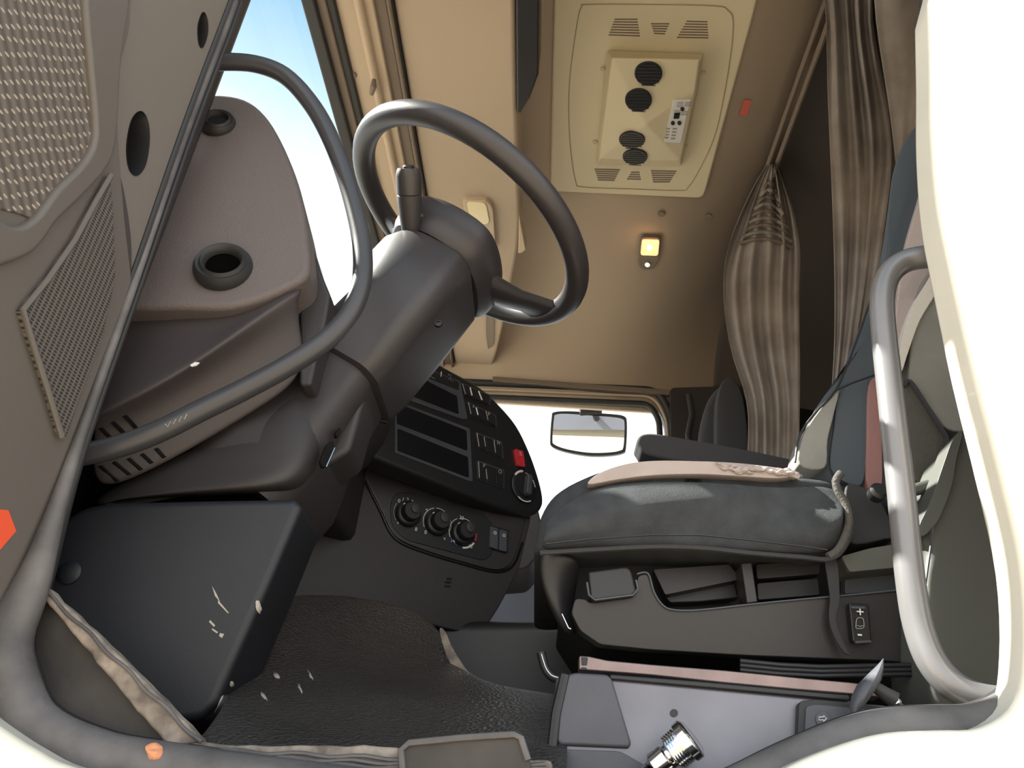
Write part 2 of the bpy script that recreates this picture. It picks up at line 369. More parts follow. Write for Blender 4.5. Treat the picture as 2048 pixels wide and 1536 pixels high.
struct(box('wall_front_pillar', -.84, -.64, .872, .99, -.1, 1.78, 'dark', bevel=.02))
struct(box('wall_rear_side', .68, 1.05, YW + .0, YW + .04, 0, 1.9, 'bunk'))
# windscreen
xs = X0(612, 1.70)
ws = struct(prism('window_1', [Vector((xs, .95, CAM.z + 1.72)), Vector((xs, 3.02, CAM.z + 1.72)), Vector((-.74, 3.02, CAM.z + .70)), Vector((-.74, .95, CAM.z + .70))], Vector((.005, 0, 0)), 'glass', bevel=0))
# strips along the top of the windscreen
ss = [(600, 1.695), (627, 1.70), (627, 1.74), (600, 1.74)]
def strip(n, a, b, z, m_, h=.05, bev=.004): struct(lat(n, [(X0(a, z), z), (X0(b, z), z), (X0(b, z), z + h), (X0(a, z), z + h)], .93, 3.05, m_, bevel=bev))
strip('trim_5', 600, 628, 1.70, 'rubber', bev=.006); strip('trim_6', 627, 650, 1.715, 'taupe'); strip('trim_7', 648, 668, 1.722, 'rubber', bev=.006)
strip('trim_8', 666, 745, 1.735, 'beige2'); strip('trim_9', 736, 772, 1.747, 'taupe'); strip('trim_10', 768, 786, 1.752, 'rubber', bev=.006)
rd = onp(716, 0, PZ(1.73)).x
struct(tube('trim_11', [yz(y, 1.728, rd) for y in (.95, 1.6, 2.3, 3.04)], .012, 'beige2'))
rd = onp(776, 0, PZ(1.74)).x
struct(tube('trim_12', [yz(y, 1.742, rd) for y in (.95, 1.6, 2.3, 3.04)], .006, 'taupe'))
for px, py in ((706, 150),):
    s_ = lathe('trim_screw', onp(px, py, PZ(1.733)), (0, 0, -1), [(.001, .004), (.005, .004), (.010, .003), (.011, 0), (.011, -.003)], 'taupe'); struct(s_)
# near side wall of the cab round the door opening
# (the last points run up the rear pillar)
ap = [(520, -160), (470, 0), (372, 262), (270, 560), (155, 890), (70, 1150), (18, 1270), (24, 1350), (70, 1450), (180, 1508), (330, 1538), (800, 1600), (1250, 1640), (1430, 1602), (1570, 1537), (1690, 1486), (1780, 1463), (1880, 1458), (1968, 1452), (2036, 1400), (2054, 1290), (2044, 1120), (2000, 930), (1945, 720), (1900, 520), (1876, 400), (1864, 260), (1862, 130), (1858, 0), (1835, -160)]
aps = cr(ap, 4)
aps2 = cr([(-80, 1400), (0, 1456), (60, 1494), (140, 1532), (330, 1572), (800, 1620), (1250, 1670), (1440, 1625)] + ap[14:-1], 4, False)
outer = [(1900, -160), (2400, -420), (2600, 1000), (2400, 1900), (60, 1900), (-200, 1700), (-180, 1420)]
struct(plate('wall_left', aps2 + outer, PY(.80), .06, 'paint', bevel=.012, seg=4))
sp = [(a, b) for a, b in aps]
tp = []
for a, b in sp: tp.append((.55 if b < 1000 else .8) if a < 1250 and b < 1150 else (2.3 if a < 1250 else (2.1 if b > 1380 else 1.0)))
sm = tp[:]
for _ in range(6): sm = [(sm[i - 1] + sm[i] + sm[(i + 1) % len(sm)]) / 3 for i in range(len(sm))]
struct(tube('trim_door_seal', [p(a, b, .855) for a, b in sp], .0105, 'seal', n=12, closed=True, taper=sm))
struct(tube('trim_door_seal', [p(a * .985 + 18, b * .985 + 8, .875) for a, b in sp], .008, 'rubber', n=10, closed=True, taper=sm))
# step side, its dirty edge and the sill strip
struct(plate('trim_step_side', cr([(80, 1172), (200, 1296), (300, 1400), (372, 1478), (420, 1520), (300, 1530), (180, 1490), (80, 1440), (20, 1360), (18, 1290), (50, 1220)], 4), PY(.885), .02, 'sill', bevel=.004))
def wob(pts, a, seed):
    o = []
    for i, (x, y) in enumerate(pts): o.append((x + a * noise.noise(Vector((i * .7, seed, 0))), y + a * noise.noise(Vector((i * .7, seed, 9)))))
    return o
e1 = [(84 + (405 - 84) * t, 1168 + (1482 - 1168) * t - 8 * math.sin(t * 3.1)) for t in [i / 20 for i in range(21)]]
e2 = [(70 + (340 - 70) * t, 1177 + (1500 - 1177) * t + 2 * math.sin(t * 3.1)) for t in [i / 20 for i in range(21)]]
struct(plate('trim_step_edge', wob(e1, 4, 1) + wob(e2, 5, 4)[::-1], PY(.872), .02, 'dirty', bevel=.005))
struct(tube('trim_step_edge_bead', [p(84 + 322 * t - 5 + 2 * math.sin(t * 26), 1168 + 314 * t + 3 - 2 * math.sin(t * 26), .871) for t in [i / 60 for i in range(61)]], .002, 'seal', n=8))
s1 = [(345 + 760 * t, 1474 + 40 * t + 6 * math.sin(t * 9)) for t in [i / 24 for i in range(25)]]
struct(plate('trim_sill', wob(s1, 5, 7) + [(1110, 1620), (330, 1560), (330, 1500)], PN(600, 1500, .875, (0, -1, .25)), .03, 'dirty', bevel=.005))
for k in range(4):
    struct(tube('trim_sill_rib', [p(x, 1498 + k * 9 + (x - 360) * .045 + 3 * math.sin(x * .05 + k), .866) for x in range(370, 1110, 24)], .0022, 'seal', n=6))
# engine tunnel seen under the seat, and the footwell back
struct(plate('wall_engine_tunnel', [(640, 1236), (1200, 1238), (1700, 1250), (1700, 1500), (640, 1500)], PY(1.78), .9, 'black', bevel=.03, seg=4))

# ================================================================ OVERHEAD
hd = thing('header_shelf', 'long beige moulded storage shelf over the windscreen', 'shelf', onp(900, 300, PZ(1.75)))
plate('shelf_panel', rnd([(vx(786, -160), -160), (vx(786, 400), 400), (vx(786, 744), 744), (962, 764), (984, 742), (1004, 660), (1036, 500), (1040, 430), (1034, 250), (1030, 0), (1026, -160)], 26, 4), PZ(1.755), .17, 'beige', hd, bevel=.045, seg=6)
plate('shelf_lip', [(1038, 428), (1052, 500), (1044, 506), (1036, 508)], PZ(1.745), .05, 'beige2', hd, bevel=.004)
lab(plate('recess', rnd([(972, 612), (988, 628), (988, 690), (976, 700), (972, 670)], 5), PZ(1.752), .012, 'taupe', hd, bevel=.002, lift=.006), 'dark slot at the end of the shelf')
pk = tag(plate('storage_pocket', [(1030, -160), (1080, -160), (1077, 150), (1060, 196), (1040, 229), (1033, 225)], PZ(1.742), .10, 'black', bevel=.006), 'black pocket hanging from the rear edge of the beige overhead shelf', 'pocket')
rl = thing('reading_lamp', 'pale oblong reading lamp let into the overhead shelf above the steering wheel', 'lamp', onp(955, 430, PZ(1.75)))
plate('bezel', rnd([(924, 400), (974, 402), (986, 416), (992, 500), (944, 500)], 10), PZ(1.752), .02, 'beige2', rl, bevel=.004, lift=.014)
lab(plate('lens', rnd([(932, 404), (972, 406), (980, 448), (944, 452)], 10), PZ(1.738), .006, 'yellow', rl, bevel=.002, lift=.004), 'clear pale lens')
hk = thing('coat_hook', 'small brown hook on the rail above the windscreen', 'hook', onp(744, 175, PZ(1.71)))
tube('hook', [onp(748, 158, PZ(1.72)), onp(747, 172, PZ(1.70)), onp(743, 188, PZ(1.70))], .0085, 'taupe', hk, taper=[.6, 1, .7])

# ---- roof hatch with its blower unit
HZ = 1.935
ht = thing('roof_hatch', 'large cream roof hatch with a blower unit and round vents', 'hatch', onp(1300, 200, PZ(HZ)))
plate('panel', rnd([(1110, -90), (1530, -90), (1516, 0), (1408, 398), (1100, 384), (1108, 0)], 16, 4), PZ(HZ), .035, 'cream', ht, bevel=.008, seg=3)
gl_ = [(1175, 9), (1300, 9), (1430, 12), (1455, 20), (1466, 42), (1461, 110), (1446, 200), (1428, 275), (1398, 340), (1376, 374), (1360, 381), (1260, 378), (1166, 374), (1151, 362), (1141, 300), (1137, 220), (1140, 150), (1150, 75), (1158, 28), (1164, 14)]
lab(tube('groove', [onp(a, b, PZ(HZ - .001)) for a, b in cr(gl_, 4)], .0016, 'groove', ht, n=6, closed=True), 'fine seam line on the hatch')
un = []
def v3(a, b, z): return onp(a, b, PZ(z))
T = dict(a=(1224, 116, 1.872), b=(1400, 120, 1.880), c=(1391, 182, 1.882), A=(1292, 249, 1.856), d=(1198, 318, 1.885), e=(1362, 322, 1.900), m=(1280, 322, 1.900))
Bs = dict(ba=(1214, 100, 1.93), bb=(1408, 106, 1.93), be=(1363, 334, 1.93), bd=(1192, 330, 1.93), bc=(1396, 182, 1.93))
K = list(T) + list(Bs); vv = [v3(*T[k]) for k in T] + [v3(*Bs[k]) for k in Bs]; ix = {k: i for i, k in enumerate(K)}
fs = [('a', 'b', 'c', 'A'), ('a', 'A', 'd'), ('A', 'c', 'e'), ('A', 'e', 'm', 'd'), ('a', 'b', 'bb', 'ba'), ('b', 'c', 'bc', 'bb'), ('c', 'e', 'be', 'bc'), ('e', 'm', 'd', 'bd', 'be'), ('d', 'a', 'ba', 'bd'), ('ba', 'bb', 'bc', 'be', 'bd')]
unit = obj('blower_unit', vv, [tuple(ix[k] for k in f) for f in fs], 'cream', ht, bevel=.006, seg=3, ang=8)
pf = (v3(1292, 249, 1.856), (v3(1198, 318, 1.885) - v3(1292, 249, 1.856)).cross(v3(1362, 322, 1.90) - v3(1292, 249, 1.856)).normalized())
pr = (v3(1292, 249, 1.856), (v3(1391, 182, 1.882) - v3(1292, 249, 1.856)).cross(v3(1362, 322, 1.90) - v3(1292, 249, 1.856)).normalized())
pt = (v3(1224, 116, 1.872), (v3(1400, 120, 1.88) - v3(1224, 116, 1.872)).cross(v3(1292, 249, 1.856) - v3(1224, 116, 1.872)).normalized())
for cx, cy, a, b, pl in ((1297, 148, 28, 24, pt), (1277, 201, 27, 23, pt), (1264, 281, 26, 16, pf), (1270, 315, 25, 15, pf)):
    vt = lab(plate('round_vent', ell(cx, cy, a, b), pl, .008, 'black', ht, bevel=.002, lift=.004), 'black round air vent')
    ns_ = []
    for k in range(-3, 4):
        h = k / 3.6; w_ = a * math.sqrt(max(0, 1 - h * h)) * .9
        ns_.append(tube('fin', [onp(cx - w_, cy + b * h, pl) + Vector((0, 0, -.0045)), onp(cx + w_, cy + b * h + 1, pl) + Vector((0, 0, -.0045))], .0013, 'rubber', vt, n=6))
    join('fins', ns_)
lb = lab(plate('control_label', [(1347, 200), (1381, 199), (1361, 286), (1329, 284)], pr, .002, 'white', unit, bevel=.0005, lift=.003), 'white label with printed columns and small buttons')
prl = (pr[0], pr[1])
def onr(a, b, l=.0045):
    n = pr[1] if pr[1].dot(CAM - pr[0]) > 0 else -pr[1]; return (pr[0] + n * l, pr[1])
rw = (v3(1391, 182, 1.882) - v3(1292, 249, 1.856)).normalized()
bits = []
for a, b, c, d in ((1348, 204, 1361, 216), (1364, 204, 1377, 214), (1345, 220, 1358, 230), (1336, 256, 1343, 280), (1348, 256, 1357, 282), (1359, 222, 1373, 232)):
    bits = []; rr_ = (d - b) / 4.0
    for k in range(4): y_ = b + rr_ * k; bits.append(plate('p', [(a - (y_ - 240) * .18, y_), (c - (y_ - 240) * .18, y_), (c - (y_ - 240) * .18, y_ + rr_ * .5), (a - (y_ - 240) * .18, y_ + rr_ * .5)], onr(0, 0, .0034), .0005, 'grey', unit, bevel=0))
    join('label_print', bits)
plate('button', [(1349, 227), (1361, 226), (1358, 238), (1347, 238)], onr(0, 0, .005), .003, 'black', unit, bevel=.001)
for cx, cy in ((1365, 219), (1346, 247), (1359, 247)): lab(plate('button', ell(cx, cy, 4, 4, n=14), onr(0, 0, .006), .004, 'dark', unit, bevel=.0006), 'small round grey button')
for cx, cy in ((1205, 139), (1190, 285), (1407, 146), (1370, 292)): lab(plate('screw_cap', ell(cx, cy, 5, 4, n=14), PZ(HZ - .004), .004, 'beige2', ht, bevel=.001), 'small round screw cap')
for (q, n_) in (([(1229, 39), (1275, 39), (1280, 72), (1217, 70)], 7), ([(1302, 48), (1339, 48), (1330, 68), (1308, 67)], 5), ([(1373, 43), (1415, 44), (1417, 76), (1354, 75)], 7), ([(1189, 339), (1240, 340), (1229, 361), (1196, 360)], 6), ([(1262, 345), (1279, 345), (1282, 359), (1254, 358)], 4), ([(1302, 342), (1353, 343), (1340, 364), (1306, 364)], 6)):
    b_ = []
    for k in range(n_):
        t = k / (n_ - 1); l = [q[0][i] * (1 - t) + q[3][i] * t for i in (0, 1)]; r = [q[1][i] * (1 - t) + q[2][i] * t for i in (0, 1)]
        b_.append(plate('s', [(l[0], l[1] - 1.1), (r[0], r[1] - 1.1), (r[0], r[1] + 1.1), (l[0], l[1] + 1.1)], PZ(HZ - .0012), .002, 'taupe', ht, bevel=0))
    lab(join('slot_grille', b_), 'group of thin air slots')
tag(plate('red_sticker', [(1488, 200), (1503, 201), (1494, 232), (1479, 231)], PZ(1.949), .002, 'redst', bevel=.0004), 'small red sticker on the headliner beside the roof hatch', 'sticker')
for cx, cy, l_ in ((1323, 429, 'round beige plug in the headliner, the one nearer the roof hatch edge'), (1417, 434, 'round beige plug in the headliner right of the seam line')):
    tag(plate('headliner_plug', ell(cx, cy, 8, 5), PZ(1.948), .006, 'taupe', bevel=.0015), l_, 'plug')
# ---- courtesy lamp
cl = thing('ceiling_lamp', 'small ceiling lamp glowing orange on the beige headliner', 'lamp', onp(1298, 505, PZ(1.945)))
plate('housing', rnd([(1282, 475), (1322, 476), (1318, 520), (1306, 540), (1284, 540), (1276, 528)], 7), PZ(1.935), .014, 'taupe', cl, bevel=.003)
lab(plate('lens', rnd([(1284, 480), (1319, 481), (1316, 512), (1281, 511)], 5), PZ(1.931), .006, emis('lens_glow', (1, .45, .2), .8), cl, bevel=.002), 'warm glowing lens')
lab(plate('bulb', ell(1299, 496, 5, 6, n=16), PZ(1.928), .004, 'bulb', cl, bevel=.001), 'bright bulb')
lab(plate('switch', ell(1295, 530, 6, 5, n=16), PZ(1.930), .006, 'chrome', cl, bevel=.002), 'tiny round chrome switch')
pl_ = bpy.data.lights.new('lamp_bulb_light', 'POINT'); pl_.energy = .05; pl_.color = (1, .55, .25); pl_.shadow_soft_size = .02
po = bpy.data.objects.new('lamp_bulb_light', pl_); COL.objects.link(po); po.location = onp(1299, 496, PZ(1.90))

# ---- far door mirror
mr = thing('door_mirror', 'rounded rectangular wing mirror outside the far side window', 'mirror', p(1178, 865, 3.45))
nm = Vector((-.10, -1, -.30)); mp_ = PN(1178, 865, 3.45, nm)
mo = cr([(1103, 835), (1108, 824), (1140, 822), (1180, 825), (1225, 828), (1248, 832), (1254, 845), (1252, 895), (1245, 906), (1215, 911), (1175, 911), (1130, 903), (1104, 893), (1100, 880)], 4)
mi_ = cr([(1108, 838), (1113, 829), (1140, 828), (1180, 831), (1222, 834), (1244, 838), (1249, 848), (1247, 892), (1240, 901), (1215, 905), (1175, 905), (1133, 898), (1109, 889), (1105, 878)], 4)
plate('housing', mo, mp_, .05, 'rubber', mr, bevel=.008, seg=3)
lab(plate('mirror_glass', mi_, mp_, .003, 'mirror', mr, bevel=0, lift=.003), 'shiny mirror glass')
tube('arm', [p(1182, 812, 3.42), p(1182, 796, 3.25), p(1182, 786, 3.11)], .016, 'rubber', mr)
plate('bracket', [(1158, 800), (1206, 800), (1204, 826), (1160, 826)], PY(3.40), .05, 'rubber', mr, bevel=.006)
# ================================================================ FRONT: DOOR
DH = p(470, 0, .86); DH2 = p(75, 1180, .86)
hx = (DH.x + DH2.x) / 2
DP = (Vector((hx - .006, .86, 1.5)), Vector((1, -.10, 0)).normalized())
dr = thing('driver_door', 'open driver door with grey-brown trim and dotted cloth panel', 'door', Vector((hx - .03, .6, .9)))
dedge = [(540, -200), (462, 0), (364, 262), (262, 560), (147, 890), (62, 1150), (8, 1270)]
h1 = cr([(405, 24), (414, 40), (414, 70), (404, 96), (396, 84), (395, 50)], 5)
h2 = cr([(280, 222), (294, 240), (298, 280), (290, 330), (272, 352), (256, 335), (252, 290), (262, 240)], 5)
plate('trim_card', dedge + [(-10, 1330), (-60, 1420), (-300, 1500), (-300, -200)], DP, .06, 'door2', dr, holes=[h1, h2], bevel=0)
for h_ in (h1, h2):
    O, n = DP; back = (O - n * .0 - n * .034, n)
    lp = [onp(a, b, DP) for a, b in h_]; c = sum(lp, Vector()) / len(lp)
    r0 = lp; r1 = [c + (v - c) * .90 - n * .010 for v in lp]; r2 = [c + (v - c) * .86 - n * .055 for v in lp]
    lab(loft('bolt_recess', [[v + n * .0015 for v in r0], r1, r2], 'black', dr, caps=False), 'deep round bolt recess')  # walls and bottom coloured black for the shade inside the hole
    lab(prism('recess_back', [c + (v - c) * .90 - n * .050 for v in lp], -n * .004, 'darkwall', dr, bevel=0), 'bottom of the recess, black to stand for its shade')
# raised ridge band beside the cloth, and lower ridge
def dpt(a, b, l): O, n = DP; return onp(a, b, (O + n * l, n))
def dplate(name, px, l, th, m, parent=dr, bevel=.003, seg=3, holes=()):
    O, n = DP; L1 = [dpt(a, b, l) for a, b in px]; return prism(name, L1, -n * th, m, parent, [[dpt(a, b, l) for a, b in h] for h in holes], bevel, seg)
lab(dplate('main_card', cr([(262, -200), (262, 0), (257, 70), (242, 130), (236, 230), (240, 320), (250, 440), (262, 545), (262, 566)], 4, False) + [(155, 880), (66, 1150), (6, 1280), (-10, 1330), (-60, 1420), (-300, 1500), (-300, -200)], .005, .006, 'door', bevel=.002), 'main grey-brown door card')
band = cr([(165, -200), (172, 0), (182, 120), (192, 230), (190, 285), (165, 330), (120, 375), (72, 436), (30, 452), (-30, 425), (-200, 400), (-200, 560), (40, 520), (120, 440), (190, 370), (225, 320), (238, 250), (246, 120), (262, 0), (272, -200)], 5)
lab(dplate('armrest_moulding', band, .016, .018, 'door', bevel=.007, seg=4), 'smooth curved moulding round the cloth')
lab(dplate('cloth_insert', cr([(162, -190), (176, 60), (188, 200), (192, 262), (178, 312), (130, 368), (82, 434), (30, 425), (-40, 410), (-190, 396), (-240, 100), (-190, -190)], 5), .008, .006, 'fabric', bevel=.002), 'brown cloth with rows of pale dots')
sg = [(42, 622), (95, 560), (150, 480), (190, 405), (222, 350), (228, 420), (232, 560), (205, 680), (160, 800), (134, 876), (122, 872), (96, 780)]
lab(dplate('speaker_grille', sg, .012, .012, 'grille', bevel=.003), 'finely perforated speaker grille')
lab(tube('grille_rim', [dpt(a, b, .013) for a, b in ((222, 350), (190, 405), (150, 480), (95, 560), (46, 620), (60, 668), (96, 780), (124, 874))], .0035, 'door', dr, n=8), 'raised rim of the speaker grille')
lab(dplate('side_crease', cr([(236, 350), (246, 420), (250, 520), (244, 600), (262, 560), (262, 470), (246, 370)], 3), .004, .004, 'brown2', bevel=.001), 'darker narrow facet beside the grille')
lab(dplate('reflector', [(-40, 1015), (18, 1020), (34, 1062), (-2, 1104), (-40, 1120)], .006, .006, 'orange', bevel=.001), 'orange-red reflector')
for q in ([(0, 1148), (20, 1130), (46, 1118), (60, 1088), (66, 1085), (58, 1110), (40, 1136), (18, 1142), (2, 1162)], [(25, 1122), (38, 1116), (36, 1124), (28, 1128)]):
    lab(dplate('scuff', wob(q, 5, 3), .0015, .001, 'scuff', bevel=0), 'pale scraped scuff')
lab(tube('edge_seal', [dpt(a, b, .002) for a, b in cr(dedge[:7], 4, False)], .004, 'rubber', dr, n=8), 'rubber edge of the door')

# ================================================================ DASHBOARD
da = thing('dashboard', 'dark grey dashboard with a brown-grey end piece behind the curved grab tube', 'dashboard', p(450, 800, 1.0))
body = [(420, 600), (600, 560), (652, 588), (700, 640), (740, 760), (700, 900), (600, 960), (400, 960)]
lab(plate('main_body', rnd(body, 14), PY(1.16), .10, 'dark', da, bevel=.015, seg=3), 'body of the dashboard under the windscreen')
lab(plate('cowl', [(598, 430), (612, 452), (622, 482), (640, 540), (661, 590), (652, 640), (640, 690), (622, 770), (598, 770)], PY(1.065), .05, 'dark', da, bevel=.006, seg=3), 'dark narrow cowl between end panel and steering column')
lab(box('column_shade_block', -.74, -.57, 1.14, 1.50, .55, .90, 'dark', da, bevel=.03), 'block added to keep the sun off the lower steering column')  # added block forward of the column, casts shade on its lower part
lab(box('sun_leak_block', -.745, -.50, 1.04, 1.235, .58, .76, 'dark', da, bevel=.01), 'unseen box added to stop sun leaking onto the knee panel')  # added out of sight, blocks sun leaks on the knee panel
lab(box('dash_top', -.745, -.42, 1.24, 3.02, .50, .74, 'dark', da, bevel=.02), 'unseen long top of the dashboard, added to keep the sun off the mat')  # hidden beam added across the cab to block a sun patch on the mat
lab(plate('glove_box', rnd([(940, 1000), (1074, 1008), (1086, 1060), (1078, 1108), (1052, 1138), (980, 1144)], 12), PY(2.55), .3, 'dark', da, bevel=.02), 'dark passenger side end of the dashboard')
plate('lower_filler', [(60, 900), (560, 900), (560, 1100), (60, 1100)], PY(1.18), .04, 'darkwall', da)  # dark sheet added to close a bright gap above the kick panel
ep = cr([(330, 200), (395, 190), (440, 186), (490, 196), (528, 225), (560, 275), (590, 345), (608, 410), (618, 480), (621, 525), (612, 552), (580, 572), (520, 598), (450, 614), (360, 614), (240, 614), (180, 600), (200, 400), (270, 250)], 4)
e_ = lab(plate('end_panel', ep, PN(450, 400, 1.0, (.05, -1, .06)), .12, 'brown', da, bevel=.022, seg=6), 'brown-grey grained end panel with two rubber grommets')
epl = PN(450, 400, 1.0, (.05, -1, .06)); en = Vector((.05, -1, .06)).normalized()
for cx, cy, ra, hr, h in ((436, 249, .031, .0175, .016), (447, 537, .045, .0265, .022)):
    c = onp(cx, cy, epl)
    gm = lab(lathe('grommet', c, en + Vector((.10, 0, .10)), [(ra, -.004), (ra * 1.02, .001), (ra * .98, h * .45), (ra * .88, h * .8), (ra * .78, h * .72), (ra * .70, h * .95), (hr * 1.12, h * .9), (hr, h * .5), (hr * .95, -.002), (hr * .9, -.012)], 'rubber', da), 'round black rubber grommet')
    lab(lathe('hole', c + (en + Vector((.10, 0, .10)))  .normalized() * .007, en + Vector((.10, 0, .10)), [(.001, 0), (hr * 1.05, 0), (hr * 1.05, -.003), (.001, -.003)], mat('grommet_hole_shade', (.003, .003, .003), .95, spec=0) if ra > .04 else 'black', gm), 'black disc painted as the shade in the grommet opening')  # flat black disc, shade of the opening put into its colour
side = [
 [(150, 612, 1.02), (330, 612, 1.02), (450, 613, 1.02), (520, 598, 1.02), (600, 558, 1.03)],
 [(165, 700, 1.01), (310, 680, 1.01), (430, 655, 1.01), (515, 618, 1.01), (600, 562, 1.02)],
 [(186, 826, .985), (300, 772, .985), (400, 712, .985), (500, 640, .985), (600, 572, 1.0)],
 [(184, 836, .985), (300, 782, .985), (400, 723, .985), (500, 652, .985), (601, 584, 1.0)],
 [(182, 880, 1.03), (300, 820, 1.03), (400, 765, 1.03), (500, 705, 1.03), (606, 650, 1.04)],
 [(172, 1000, 1.06), (300, 945, 1.06), (400, 890, 1.06), (500, 830, 1.06), (624, 752, 1.07)],
]
tray = lab(grid('side_tray', [[p(*q) for q in r] for r in side], 'brown2', da, th=.02, sub=3), 'sloping side cover of the dashboard')
gs = []
for a, b, c, d in ((250, 831, 276, 860), (226, 844, 251, 869), (202, 856, 224, 878), (313, 897, 329, 915), (285, 908, 304, 926), (258, 917, 283, 939), (229, 924, 260, 949), (202, 932, 236, 962)):
    gs.append(decal('air_slot', [(a - 5, b + 1), (a + 3, b - 2), (c + 4, d - 1), (c - 4, d + 2)], tray, 'darkwall', da))
for q in ([(380, 730), (390, 724), (399, 725), (392, 731), (383, 733)],): lab(plate('chip', q, PY(.980), .002, 'white', da, bevel=0), 'small white chip in the edge')
knee = [
 [(168, 990, 1.09), (380, 890, 1.09), (560, 790, 1.10), (640, 715, 1.14), (740, 690, 1.30), (800, 760, 1.55)],
 [(176, 1000, 1.08), (400, 925, 1.08), (560, 850, 1.08), (645, 790, 1.10), (720, 800, 1.24), (800, 830, 1.56)],
 [(190, 1003, 1.07), (410, 965, 1.07), (560, 935, 1.07), (640, 880, 1.09), (700, 870, 1.24), (790, 880, 1.58)],
 [(200, 1003, 1.07), (420, 985, 1.06), (560, 982, 1.06), (628, 950, 1.10), (680, 920, 1.25), (760, 920, 1.60)],
 [(200, 1008, 1.12), (420, 995, 1.12), (560, 993, 1.12), (618, 1004, 1.18), (660, 960, 1.30), (740, 950, 1.64)],
]
lab(grid('knee_panel', [[p(*q) for q in r] for r in knee], 'dark', da, th=.03, sub=3), 'smooth dark knee panel under the steering column')
lk = lab(plate('ignition_slot', rnd([(640, 922), (654, 886), (668, 880), (670, 896), (656, 930), (646, 935)], 5), PN(655, 905, 1.10, (.6, -1, .1)), .01, 'darkwall', da, bevel=.002), 'black ignition slot')
tube('slot_edge', [p(653, 934, 1.085), p(662, 914, 1.09), p(670, 896, 1.095)], .0012, 'chrome', lk, n=6)
lab(plate('keyhole', ell(677, 864, 5, 9, 20, 16), PN(677, 864, 1.12, (.6, -1, .1)), .01, 'darkwall', da, bevel=.002), 'small black keyhole')
# fascia below
def hpl(px, py, y, deg, tz=0.0): a = math.radians(deg); return PN(px, py, y, (math.sin(a), -math.cos(a), tz))
FP = hpl(800, 1080, 1.70, 32, .05); hF = Vector((math.cos(math.radians(32)), math.sin(math.radians(32)), 0))
fas = rnd([(560, 1000), (600, 900), (640, 800), (740, 700), (860, 740), (1070, 960), (1062, 1040), (1040, 1135), (1000, 1212), (962, 1272), (900, 1259), (780, 1229), (650, 1205), (575, 1197), (520, 1206)], 14, 4)
lab(plate('lower_fascia', fas, FP, .14, 'dark', da, bevel=.012, seg=4), 'curved lower fascia above the floor mat')
hs = []
for cx, cy in ((899, 1157), (896, 1164), (895, 1172)): hs.append(plate('h', rnd([(cx - 6, cy - 2), (cx + 6, cy - 1), (cx + 6, cy + 3), (cx - 6, cy + 2)], 2), FP, .002, 'gloss', da, bevel=0, lift=.0012))
lab(join('microphone_slots', hs), 'three short black slots')
def lower(pl, l): O, n = pl; n = n.normalized(); n = n if n.dot(CAM - O) > 0 else -n; return (O + n * l, n)
# ---- climate panel
cp = thing('climate_panel', 'heater control panel with three round knobs below the radio slots', 'control panel', onp(880, 1050, FP))
cpo = cr([(706, 905), (722, 940), (745, 985), (765, 1025), (782, 1060), (805, 1082), (860, 1104), (920, 1122), (980, 1138), (1008, 1137), (1026, 1122), (1040, 1085), (1050, 1040), (1056, 1000), (1060, 960), (880, 900), (760, 860)], 4)
C1 = lower(FP, .008)
plate('fascia_plate', cpo, C1, .012, 'dark2', cp, bevel=.003)
lab(tube('seam', [onp(a, b, lower(FP, .002)) for a, b in cr([(703, 905), (719, 940), (742, 985), (762, 1025), (779, 1062), (803, 1086), (860, 1108), (920, 1126), (980, 1142), (1012, 1141), (1031, 1124), (1045, 1085)], 4, False)], .003, 'gloss', cp, n=6), 'black seam round the panel')
plate('knob_plate', rnd([(790, 985), (822, 982), (962, 1022), (990, 1052), (985, 1110), (968, 1122), (812, 1080), (784, 1052), (780, 1010)], 14), lower(FP, .010), .005, 'black', cp, bevel=.002)
cn = C1[1] if C1[1].dot(CAM - C1[0]) > 0 else -C1[1]
C2 = lower(FP, .0115)
for i, (cx, cy, l_) in enumerate(((816, 1028, 'left fan knob'), (874, 1046, 'middle air direction knob'), (925, 1066, 'right temperature knob'))):
    c = onp(cx, cy, C2)
    kb = lab(lathe('knob', c, cn, [(.030, 0), (.030, .006), (.027, .010), (.022, .011), (.021, .026), (.019, .028), (.001, .028)], 'black', cp), l_)
    lathe('grip', c + cn * .027 + hF * .006 + Vector((0, 0, .006)), cn, [(.012, -.001), (.012, .004), (.010, .005), (.001, .005)], 'dark', kb)
    lab(arc('pointer', c, cn, .0235, 40, 52, .0013, 'white', kb, k=4), 'white pointer mark').location += Vector(cn) * .012
    for a0, a1, m_, r_ in (((60, 130, 'grey', .0008),), ((20, 120, 'white', .0008), (-40, 10, 'white', .0008), (-110, -50, 'grey', .0008)), ((30, 120, 'white', .0008), (-30, 15, 'white', .0008), (-110, -80, 'red', .0022), (-175, -120, 'white', .0026), (125, 160, 'blue', .0012)))[i]:
        arc('dial_mark', c + cn * .001, cn, .035, a0, a1, r_, m_, kb)
for s_, a, b in (('0', 798, 1002), ('1', 806, 999), ('2', 815, 1000), ('3', 824, 1004), ('4', 831, 1011), ('*', 795, 1048), ('8', 832, 1059), ('0', 851, 1065), ('22', 923, 1036), ('16', 905, 1082), ('28', 940, 1093), ('<', 853, 1020), ('o', 891, 1030), ('v', 889, 1077)):
    text('marking', s_, a, b, C2, .012, 'white', cp, right=hF)
wb = plate('window_switch', rnd([(978, 1049), (1018, 1060), (1016, 1107), (977, 1096)], 4), lower(FP, .012), .006, 'black', cp, bevel=.002)
wn = lower(FP, .017)
